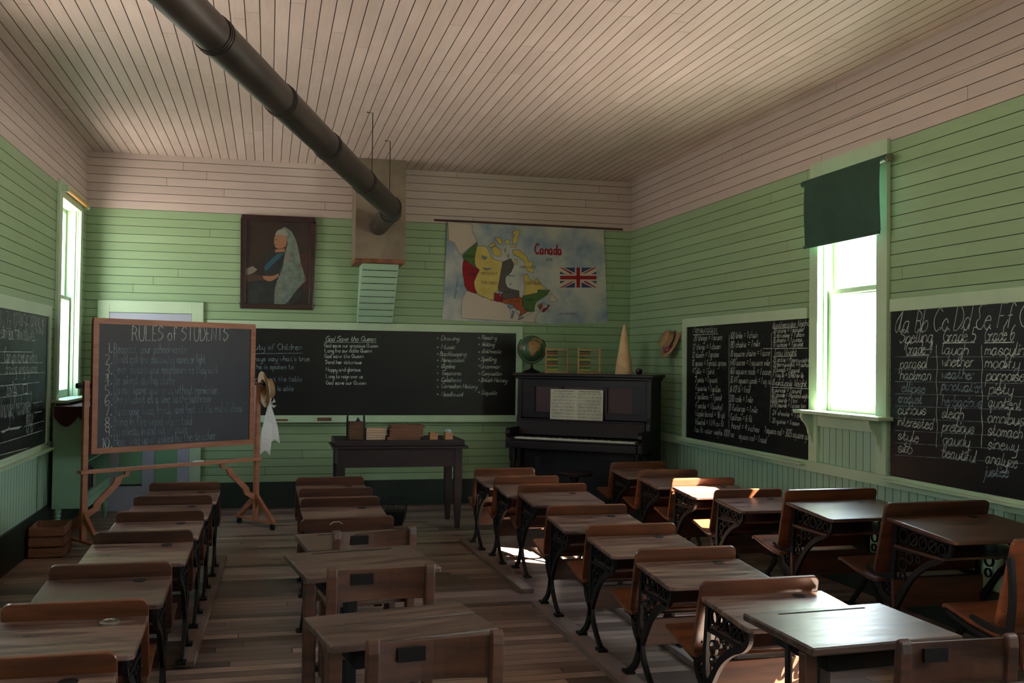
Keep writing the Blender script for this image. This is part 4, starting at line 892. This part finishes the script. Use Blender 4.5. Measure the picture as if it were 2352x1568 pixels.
mb = MB(); mb.box(-.09, BW+.07, -.045, .03, .595, .622); mb.build('cross_bar', 'easel', R, bevel=.003)
for z_, nm in ((.27, 'bolt'),):
    mb = MB(); mb.tube([(-.045, -.022, z_), (-.045, -.03, z_)], .008, 8); mb.build(nm, 'brass', R)
pc = EL+eu*.93+en*.02; mb = MB(); mb.box(-.05, .05, -.012, .012, 0, .012); o = mb.build('chalk_stick', 'ribbon', bevel=.003); o.location = (pc.x, pc.y, .6225); o.rotation_euler = (0, 0, EA); tag(o, 'white chalk stick lying on the easel cross bar', 'chalk')
hp = on_plane(601, 893, EL+en*0, en); hp = EL+eu*(BW+.105)+Vector((0, 0, 1.235))
H2 = hat(hp, (.90, .28, .12), 'straw hat with white ribbon tails hung on the right easel post', .165, .095, .085)
mb = MB(); mb.lathe([(.0985, .008), (.0965, .03)], n=36, cap=False); mb.build('hat_band', 'ribbon', H2)
H2.rotation_mode = 'QUATERNION'; Mi = (Matrix.Translation(hp) @ H2.rotation_quaternion.to_matrix().to_4x4()).inverted()
bp_ = hp+Vector((.055, .0, -.13))
for k, (dx, ln, w_) in enumerate(((-.03, .47, .055), (.045, .36, .05))):
    mb = MB(); n_ = 10; L_ = []
    for i in range(n_+1):
        t = i/n_; ww = w_*(.25+.75*min(1, t*1.8)); c_ = bp_+Vector((dx*t*1.2, -.02*math.sin(t*4+k), -ln*t)); L_.append((c_-Vector((ww*.9, ww*.3, 0)), c_+Vector((ww*.9, ww*.3*math.sin(t*5), 0)), c_))
    for i in range(n_-1): mb.face([L_[i][0], L_[i][1], L_[i+1][1], L_[i+1][0]])
    a, b = L_[n_-1], L_[n_]; mb.face([a[0], a[2]+Vector((0, 0, .0)), b[0]]); mb.face([a[2], a[1], b[1]])
    mb.v = [tuple(Mi @ Vector(v)) for v in mb.v]; o = mb.build('ribbon_tail', 'ribbon', H2, open=1); md = o.modifiers.new('s', 'SOLIDIFY'); md.thickness = .0015
mb = MB()
for a in (-.6, .5, 1.4, 2.6): mb.tube([bp_, bp_+Vector((.05*math.cos(a), -.02, .05*math.sin(a))), bp_+Vector((.06*math.cos(a+.4), -.01, .06*math.sin(a+.4)))], [.008, .012, .003], 6, Mi)
mb.build('bow', 'ribbon', H2, smooth_=True)

# ------------------------------------------------------------------ green cupboard in the left corner
CX0, CX1, CY0, CY1 = -1.715, -1.445, 8.85, 10.06
R = thing('open_cupboard', ((CX0+CX1)/2, (CY0+CY1)/2, 0), 0, 'green open bookcase on turned legs against the left wall', 'bookcase'); hx, hy = (CX1-CX0)/2, (CY1-CY0)/2
mb = MB()
for q in ((-hx, hx, -hy, -hy+.02, .33, 1.065), (-hx, hx, hy-.02, hy, .33, 1.065), (-hx, -hx+.012, -hy+.02, hy-.02, .33, 1.065)): mb.box(*q)
mb.build('carcass', 'cup', R, bevel=.002)
mb = MB(); mb.box(-hx, hx+.003, -hy-.003, hy, .257, .3295); mb.box(hx-.018, hx, -hy+.02, hy-.02, .33, .375); mb.build('base_rail', 'cup', R, bevel=.003)
mb = MB(); mb.box(-hx-.0, hx+.015, -hy-.015, hy+.015, 1.0655, 1.085); mb.build('top_board', 'cup', R, bevel=.003)
for z in (.375, .64, .86): mb = MB(); mb.box(-hx+.0125, hx-.02, -hy+.0205, hy-.0205, z-.015, z); mb.build('shelf', 'cup', R)
for x in (-hx+.035, hx-.035):
    for y in (-hy+.04, hy-.04): mb = MB(); mb.lathe([(.014, 0), (.02, .02), (.03, .14), (.033, .16), (.02, .175), (.034, .19), (.024, .205), (.036, .22), (.036, .2565)], (x, y, 0), 16); mb.build('leg', 'cup', R, smooth_=True)
# cloth over its top
mb = MB(); o_ = []
for i in range(25): t = i/24; x = CX0+.005+t*(CX1+.02-CX0-.005); o_.append((x, 1.0-.045*abs(math.sin(t*PI*1.5))*1.9+ .02))
mb.prism([(CX1+.02, 1.10), (CX0+.005, 1.10)]+o_, CY0-.024, CY0-.018, 'y'); mb.box(CX0, CX1+.02, CY0-.018, CY1+.02, 1.0855, 1.10)
o_ = [(CY0-.018+i/40*(CY1-CY0), .99-.05*abs(math.sin(i/40*PI*6))) for i in range(41)]; mb.prism([(CY1-.018, 1.10), (CY0-.018, 1.10)]+o_, CX1+.02, CX1+.026, 'x')
o = mb.build('cupboard_cloth', 'maroon', bevel=.002); tag(o, 'dark red scalloped cloth draped over the green bookcase', 'cloth')
yy = CY0+.06
for i, (t, h, m, lab) in enumerate(((.05, .20, 'bookd', 'dark tall book nearest the end panel, lower shelf'), (.04, .19, 'bookd', 'dark book second from the end panel, lower shelf'), (.05, .21, 'black', 'black-bound book in the lower shelf of the bookcase'), (.06, .20, 'bookd', 'thick grey-black book in the lower shelf'), (.05, .17, 'black', 'shorter black book in the lower shelf'), (.04, .11, 'page', 'small yellowish book lying against the dark books'))):
    mb = MB(); mb.box(-.09, .09, 0, t-.002, 0, h); o = mb.build('shelf_book', m, bevel=.003); o.location = (CX1-.12, yy, .3755); yy += t*1.9; tag(o, lab, 'book', 'books in the green bookcase')
yy = CY0+.08
for i, m in enumerate(('book1', 'bookd', 'maroon', 'bookd')):
    mb = MB(); mb.box(-.08, .08, 0, .035, 0, .15+.01*i); o = mb.build('shelf_book', m, bevel=.003); o.location = (CX1-.12, yy, .6405); yy += .06; tag(o, 'book on the middle shelf of the green bookcase', 'book', 'books in the green bookcase')
# slatted crate
R = thing('slatted_crate', (-1.60, 8.25, 0), math.radians(2), 'slatted wooden crate on the floor in front of the green bookcase', 'crate'); hx, hy, h = .115, .17, .235
for a in (-1, 1):
    for b in (-1, 1): mb = MB(); mb.box(a*hx-.012*(a+1), a*hx+.012*(1-a), b*hy-.03*(b > 0)-.0, b*hy+.03*(b < 0), 0, h); mb.build('corner_post', 'crate', R)
for k in range(3):
    z = .012+k*.078
    for b in (-1, 1): mb = MB(); mb.box(-hx, hx, min(b*hy, b*(hy+.012)), max(b*hy, b*(hy+.012)), z, z+.062); mb.build('slat', 'crate', R, bevel=.002)
    for a in (-1, 1): mb = MB(); mb.box(min(a*hx, a*(hx+.01)), max(a*hx, a*(hx+.01)), -hy-.012, hy+.012, z, z+.062); mb.build('slat', 'crate', R, bevel=.002)
mb = MB(); mb.box(-hx, hx, -hy, hy, 0, .01); mb.build('crate_bottom', 'crate', R)

# ------------------------------------------------------------------ chimney casing, duct, stove pipe
BX0, BX1, BYF = .818, 1.318, 9.98
R = thing('chimney_casing', ((BX0+BX1)/2, BYF, 2.49), 0, 'stained metal-faced chimney box hanging from the ceiling', 'chimney'); T = Matrix.Translation(-Vector(R.location))
mb = MB(); mb.box(BX0, BX1, BYF, YB-.001, 2.53, ZC-.001, T); mb.build('metal_facing', 'box', R)
mb = MB(); mb.box(BX0, BX1-.001, BYF+.004, YB-.001, 2.49, 2.5295, T); mb.build('bottom_plank', 'boxs', R, bevel=.003)
R = thing('tapered_duct', (1.09, 10.2, 1.89), 0, 'green boarded tapering duct under the chimney box', 'duct'); T = Matrix.Translation(-Vector(R.location)); n_ = 9
for i in range(n_):
    t0, t1 = i/n_, (i+1)/n_-.012; f = lambda t: (10.10+(10.39-10.10)*t, 2.4895-(2.4895-1.90)*t, .902-.018*t, 1.272-.022*t)
    (ya, za, xa, xb), (yb_, zb, xc, xd) = f(t0), f(t1); mb = MB()
    mb.mesh([(xa, ya, za), (xb, ya, za), (xd, yb_, zb), (xc, yb_, zb), (xa, ya+.012, za), (xb, ya+.012, za), (xd, yb_+.012, zb), (xc, yb_+.012, zb)], [(0, 1, 2, 3), (7, 6, 5, 4), (0, 4, 5, 1), (3, 2, 6, 7), (0, 3, 7, 4), (1, 5, 6, 2)], T)
    mb.build('duct_board', 'wains', R, bevel=.002)
for xa, xc in ((.902, .884), (1.262, 1.240)):
    mb = MB(); mb.mesh([(xa, 10.112, 2.4895), (xc, 10.402, 1.90), (xc, YB-.001, 1.90), (xa, YB-.001, 2.4895), (xa+.01, 10.112, 2.4895), (xc+.01, 10.402, 1.90), (xc+.01, YB-.001, 1.90), (xa+.01, YB-.001, 2.4895)], [(0, 1, 2, 3), (7, 6, 5, 4), (0, 4, 5, 1), (3, 2, 6, 7), (0, 3, 7, 4), (1, 5, 6, 2)], T); mb.build('duct_side', 'wains', R)
E_ = Vector((1.052, 8.85, 2.86)); N0 = Vector((-.425, 4.704, 3.134)); S_ = Vector((1.045, 9.975, 2.857)); dr = (N0-E_).normalized()
R = thing('stove_pipe', E_, 0, 'long dark stove pipe hanging below the ceiling and bending into the chimney', 'stove pipe'); T = Matrix.Translation(-E_); pr_ = .096
L_ = (N0-E_).length; tot = 7.9; cuts = [.10, 1.02, 2.02, 3.0, 3.98, 4.95, 5.9, 6.9, tot]
for i in range(len(cuts)-1):
    mb = MB(); mb.tube([E_+dr*cuts[i], E_+dr*(cuts[i+1]+.03)], [pr_-.002, pr_+.002], 32, T); mb.build('pipe_section', 'pipe', R, smooth_=True)
    if i: mb = MB(); mb.tube([E_+dr*(cuts[i]-.012), E_+dr*(cuts[i]+.012)], pr_+.006, 32, T); mb.tube([E_+dr*(cuts[i]+.05), E_+dr*(cuts[i]+.056)], pr_+.004, 32, T); mb.build('joint_ring', 'pipe', R, smooth_=True)
mb = MB(); P = [S_, E_+Vector((0, .16, 0))]
for i in range(1, 6): t = i/6; P.append((E_+Vector((0, .16, 0)))*(1-t)**2+E_*2*t*(1-t)+(E_+dr*.16)*t*t)
P.append(E_+dr*.16); mb.tube(P, pr_-.004, 32, T); mb.build('elbow', 'pipe', R, smooth_=True)
mb = MB(); mb.tube([E_+Vector((0, .15, 0)), E_+Vector((0, .17, 0))], pr_+.004, 32, T); mb.tube([E_+dr*.09, E_+dr*.115], pr_+.006, 32, T); mb.build('joint_ring', 'pipe', R, smooth_=True)
for x, y, z, lab in ((.79, 8.108, 2.912+pr_, 'longer wire hanging the stove pipe from the ceiling'), (1.052, 9.118, 2.86+pr_-.004, 'shorter pipe wire close before the chimney box')):
    mb = MB(); mb.tube([(-.05, 0, ZC-.004-z), (0, 0, ZC-.006-z), (0, 0, 0)], .004, 6); o = mb.build('hanger_wire', 'iron'); o.location = (x, y, z); tag(o, lab, 'wire', 'wires holding the stove pipe')

# ------------------------------------------------------------------ framed portrait (plain stand-in figure)
R = thing('framed_portrait', (.073, YB-.02, 2.02), 0, 'dark-framed portrait of a seated woman in a pale veil', 'picture'); T = Matrix.Translation(-Vector(R.location))
x0, x1, z0, z1 = -.292, .438, 2.02, 2.978; fw = .052; mb = MB()
for q in ((x0, x1, z0, z0+fw), (x0, x1, z1-fw, z1), (x0, x0+fw, z0+fw, z1-fw), (x1-fw, x1, z0+fw, z1-fw)): mb.box(q[0], q[1], YB-.036, YB-.002, q[2], q[3], T)
MT['frame'] = mat('dark_red_frame', '2a1216', .25, coat=.3); mb.build('picture_frame', 'frame', R, bevel=.008)
MT['pic_bg'] = mat('portrait_ground', '2e211b', .35, col2='17120f', scale=(2.5, 2.5, 2.5), contrast=(.35, .6)); mb = MB(); mb.box(x0+fw, x1-fw, YB-.016, YB-.004, z0+fw, z1-fw, T); cv = mb.build('canvas', 'pic_bg', R)
def shape(name, pts, m, parent, T, surf, ox, oy, sc, off):
    mb = MB(); q = [surf(ox+x/sc, oy+y/sc) for x, y in smooth(pts+[pts[0]], 4, corner=1.0)[:-1]]; mb.face([T @ (p+n_*off) for p, n_ in q]); return mb.build(name, m, parent, open=1)
def sP(x, y): return on_y(x, y, YB-.0165), Vector((0, -1, 0))
for k, v in dict(p_dress='14181a', p_veil='4c5a52', p_skin='8a6248', p_chair='3a1816', p_band='1d4a5a', p_table='3c2a20', p_pale='6f6a60', p_hair='7d7d74').items(): MT[k] = mat('portrait_'+k[2:], v, .4, col2=v if k not in ('p_veil', 'p_dress') else ('6b7a70' if k == 'p_veil' else '232a2a'), scale=(16, 16, 16))
for i, (nm, m, pts) in enumerate((('chair_back', 'p_chair', [(690, 600), (820, 590), (835, 1000), (700, 1000)]), ('dress', 'p_dress', [(350, 640), (400, 570), (600, 560), (720, 700), (760, 1000), (600, 1180), (150, 1180), (150, 950), (330, 860)]),
 ('veil', 'p_veil', [(470, 340), (560, 300), (640, 360), (700, 500), (740, 700), (800, 900), (700, 1000), (560, 1170), (440, 1170), (450, 980), (530, 760), (560, 600), (590, 480), (560, 390)]), ('sash', 'p_band', [(480, 600), (560, 590), (345, 800), (335, 740)]),
 ('face', 'p_skin', [(455, 380), (540, 370), (585, 430), (570, 520), (500, 545), (450, 520), (438, 450)]), ('neck', 'p_skin', [(450, 555), (560, 540), (560, 580), (450, 585)]), ('hair', 'p_hair', [(450, 385), (480, 340), (560, 330), (600, 390), (560, 400), (500, 385)]),
 ('brow', 'p_hair', [(445, 425), (475, 418), (478, 425), (446, 432)]), ('eye', 'p_dress', [(450, 440), (468, 436), (472, 444), (452, 448)]), ('mouth', 'p_chair', [(442, 495), (462, 492), (464, 499), (444, 501)]), ('lace', 'p_pale', [(560, 600), (620, 590), (600, 640), (650, 650), (580, 690), (560, 640)]), ('lace', 'p_pale', [(470, 900), (500, 880), (480, 960), (510, 1040), (460, 1100)]), ('side_table', 'p_table', [(120, 830), (330, 850), (330, 900), (120, 920)]), ('flowers', 'p_pale', [(120, 770), (200, 740), (250, 780), (200, 820), (125, 840)]), ('hand', 'p_skin', [(310, 850), (420, 850), (490, 820), (490, 860), (400, 910), (330, 890)]))):
    shape(nm, pts, m, cv, T, sP, 540, 460, 4.9, .0006*(i+1))

# ------------------------------------------------------------------ painted cloth map
R = thing('wall_map', (2.71, YB-.03, 3.0), 0, 'painted cloth map of the country with a flag hanging on the back wall', 'map'); T = Matrix.Translation(-Vector(R.location))
mN = Vector((0, -1, -.025)).normalized(); mP = Vector((2.7, YB-.028, 3.01))
def sM(x, y): return on_plane(x, y, mP, mN), -mN if mN.y > 0 else mN
MT['map'] = mat('map_cloth', 'b4b8b2', .9, col2='6383a2', scale=(2.4, 2.4, 2.4), contrast=(.42, .72))
for k, v in dict(m_y='c5b46a', m_r='8f1c26', m_g='4c6b3a', m_k='55544f', m_o='9a5230', m_w='bdb2a4', m_b='6d89a6', m_db='2e4370', m_red='8d1a24', m_ink='34322e').items(): MT[k] = mat('map_'+k[2:], v, .9)
MT['m_y'] = mat('map_yellow', 'c9b86e', .9, col2='b9a457', scale=(6, 6, 6))
mb = MB(); n_ = 30; top_ = [sM(1028+(1386-1028)*i/n_, 507+19*i/n_)[0] for i in range(n_+1)]
rows_ = 16; G = []
for j in range(rows_+1):
    t = j/rows_; a = Vector((1028, 507)).lerp(Vector((1017, 733)), t); b = Vector((1386, 526)).lerp(Vector((1396, 741)), t); sag = 0
    a.x += -4*max(0, t-.8)*5*.4; G.append([sM(*(a.lerp(b, i/n_)+Vector((0, t*6*math.sin(i/n_*PI)))))[0] for i in range(n_+1)])
for j in range(rows_):
    for i in range(n_): mb.face([T @ G[j][i], T @ G[j][i+1], T @ G[j+1][i+1], T @ G[j+1][i]])
cl = mb.build('map_cloth', 'map', R, open=1); md = cl.modifiers.new('s', 'SOLIDIFY'); md.thickness = .002; md.offset = 0
regs = [('alaska', 'm_w', [(231, 132), (495, 165), (490, 230), (545, 355), (370, 495), (350, 470), (295, 365), (237, 340)]),
 ('southern_land', 'm_w', [(430, 880), (548, 918), (640, 960), (730, 990), (815, 1010), (870, 1040), (905, 1095), (910, 1180), (960, 1100), (1000, 1160), (990, 1190), (1090, 1145), (1170, 1100), (1240, 1100), (1190, 1140), (1160, 1220), (1155, 1225), (378, 1180), (375, 1000)]),
 ('yukon', 'm_g', [(545, 358), (385, 500), (400, 545), (530, 618), (515, 540), (545, 400)]), ('west_coast', 'm_r', [(400, 545), (572, 655), (510, 790), (545, 915), (430, 870), (400, 760), (385, 640)]),
 ('north_west', 'm_y', [(545, 400), (640, 405), (690, 500), (720, 540), (820, 570), (770, 860), (790, 870), (730, 905), (725, 985), (640, 960), (545, 915), (510, 790), (572, 655), (530, 618), (515, 540)]),
 ('keewatin', 'm_k', [(820, 570), (905, 535), (940, 590), (930, 640), (905, 690), (850, 740), (860, 820), (900, 860), (1000, 880), (1000, 950), (820, 975), (815, 900), (780, 880), (770, 860)]),
 ('prairie', 'm_r', [(735, 905), (815, 915), (820, 1005), (728, 990)]), ('lakes_province', 'm_o', [(820, 980), (1000, 950), (1035, 975), (1040, 1080), (1110, 1100), (1000, 1165), (1010, 1100), (960, 1080), (930, 1030), (890, 1030), (815, 1010)]),
 ('river_province', 'm_g', [(1040, 940), (1200, 905), (1200, 875), (1330, 870), (1300, 930), (1200, 990), (1170, 1040), (1160, 1100), (1110, 1110), (1050, 1070), (1035, 975)]),
 ('labrador', 'm_y', [(1045, 710), (1090, 700), (1120, 770), (1160, 780), (1185, 745), (1240, 820), (1300, 860), (1200, 875), (1190, 910), (1040, 940), (1060, 870), (1050, 790)]),
 ('brunswick', 'm_o', [(1200, 1040), (1245, 1020), (1255, 1060), (1220, 1090)]), ('scotia', 'm_r', [(1245, 1100), (1260, 1075), (1310, 1060), (1300, 1085), (1255, 1115)]), ('cape', 'm_r', [(1305, 1035), (1325, 1030), (1320, 1055), (1305, 1060)]), ('foundland', 'm_w', [(1345, 905), (1370, 940), (1415, 975), (1405, 1000), (1345, 1000), (1328, 985)])]
for i, q in enumerate(([(680, 380), (720, 355), (745, 385), (700, 415), (670, 410)], [(700, 430), (740, 400), (800, 450), (805, 510), (760, 510), (720, 490)], [(915, 250), (985, 218), (1005, 245), (985, 320), (975, 370), (930, 375), (925, 310), (950, 280)], [(900, 385), (970, 395), (970, 415), (905, 410)], [(740, 310), (800, 310), (820, 375), (780, 375)],
 [(925, 450), (985, 440), (1070, 500), (1100, 560), (1155, 575), (1140, 620), (1160, 690), (1120, 680), (1060, 640), (1060, 590), (1000, 520), (945, 500)], [(835, 430), (860, 430), (850, 470)], [(870, 490), (890, 490), (880, 530)], [(950, 545), (975, 540), (975, 600), (950, 600)], [(840, 340), (880, 330), (900, 370), (860, 380)])): regs.append(('arctic_island', 'm_y', q))
for q in ([(595, 500), (655, 520), (630, 548), (605, 535)], [(605, 635), (700, 640), (640, 662)], [(870, 1050), (920, 1025), (955, 1060), (900, 1075)], [(925, 1095), (945, 1095), (930, 1180), (910, 1170)], [(985, 1190), (1040, 1160), (1045, 1175), (1000, 1195)], [(780, 880), (800, 885), (800, 960), (785, 930)]): regs.append(('lake', 'm_b', q))
ink = MB()
for i, (nm, m, q) in enumerate(regs):
    q = [(x+random.uniform(-2.5, 2.5), y+random.uniform(-2.5, 2.5)) for x, y in smooth(q+[q[0]], 3 if nm not in ('prairie', 'west_coast', 'yukon') else 2, corner=1.1)[:-1]]
    mb = MB(); pts = [sM(980+x/4.704, 480+y/4.704) for x, y in q]; mb.face([T @ (p+n_*(.0024 if nm != 'lake' else .0030)) for p, n_ in pts]); mb.build(nm, m, cl, open=1)
    off = .0036
    for k in range(len(pts)):
        a, b = pts[k][0]+pts[k][1]*off, pts[(k+1) % len(pts)][0]+pts[k][1]*off; c_ = (b-a).normalized().cross(mN)*.0016; ink.face([T @ (a-c_), T @ (a+c_), T @ (b+c_), T @ (b-c_)])
def sMt(x, y): p, n_ = sM(x, y); return T @ (p+n_*.0028), n_
run(ink, sMt, 980, 480, 4.704, [("1898", 1290, 562, 1358, 564, .034), ("NORTH-WEST", 577, 708, 765, 714, .030), ("TERRITORIES", 587, 808, 760, 816, .032), ("NORTH-WEST", 997, 640, 1180, 647, .030), ("TERRITORIES", 1062, 812, 1228, 822, .030), ("ATLANTIC OCEAN", 1422, 1142, 1620, 1142, .022),
 ("ONTARIO", 888, 1008, 1000, 1006), ("QUEBEC", 1068, 990, 1160, 990), ("P.E.I.", 1252, 1030, 1300, 1030), ("N.S.", 1285, 1115, 1330, 1115), ("N.B.", 1205, 1072, 1245, 1072), ("MAN", 742, 985, 800, 987), ("TERRITORY", 400, 522, 515, 524), ("KEEWATIN", 838, 905, 955, 908), ("District", 878, 725, 955, 728), ("of", 895, 820, 915, 820), ("BRITISH", 432, 658, 530, 662), ("COLUMBIA", 432, 715, 530, 718)], False, .0032, .024)
P0, n_ = sMt(980+290/4.704, 480+960/4.704); P1, _ = sMt(980+325/4.704, 480+755/4.704); st, tt = layout("PACIFIC OCEAN", False); U_ = (P1-P0)/tt; strokes(ink, st, P0, U_, n_.cross(U_).normalized()*-.024/6 if False else U_.cross(-n_).normalized()*-.004, n_, .003)
ink.build('map_ink', 'm_ink', cl, open=1)
mb = MB(); st, tt = layout("Canada", False); a_, n_ = sMt(980+1172/4.704, 480+484/4.704); b_, _ = sMt(980+1460/4.704, 480+492/4.704); U_ = (b_-a_)/tt; V_ = Vector((0, 0, .108/6)); strokes(mb, st, a_, U_, V_, n_, .017)
for x in (8.3, 13.1, 17.3, 21.6, 26): mb.face([a_+U_*(x-3.4+dx)+V_*dz*.1+n_*.0013 for dx, dz in ((0, -2), (1.6, -2), (1.6, 2), (0, 2))])
mb.build('title_lettering', 'm_red', cl, open=1)
fa = lambda u, v: sMt(980+(1440+u*393)/4.704, 480+(632+v*216)/4.704)[0]
def fpoly(nm, m, polys, off):
    mb = MB()
    for q in polys: mb.face([fa(*p)+mN*off for p in q])
    mb.build(nm, m, cl, open=1)
fpoly('flag_field', 'm_db', [[(0, 0), (1, 0), (1, 1), (0, 1)]], .000)
fpoly('flag_white_cross', 'm_w', [[(0, 0), (.11, 0), (1, .8), (1, 1), (.89, 1), (0, .2)], [(1, 0), (1, .2), (.11, 1), (0, 1), (0, .8), (.89, 0)], [(.41, 0), (.59, 0), (.59, 1), (.41, 1)], [(0, .33), (1, .33), (1, .67), (0, .67)]], .0012)
fpoly('flag_red_cross', 'm_red', [[(.45, 0), (.55, 0), (.55, 1), (.45, 1)], [(0, .41), (1, .41), (1, .59), (0, .59)], [(0, 0), (.05, 0), (.36, .29), (.30, .33)], [(1, 0), (.93, 0), (.62, .31), (.68, .31)], [(0, 1), (.07, 1), (.38, .69), (.32, .69)], [(1, 1), (.95, 1), (.64, .71), (.70, .67)]], .0024)
a_, b_ = on_y(997, 505, YB-.03), on_y(1430, 527, YB-.03)
mb = MB(); mb.tube([T @ a_, T @ b_], .011, 10); mb.build('hanging_rod', 'red_rod', R, smooth_=True)

# parts of a grouped parent keep their own small names; nothing else stands at top level
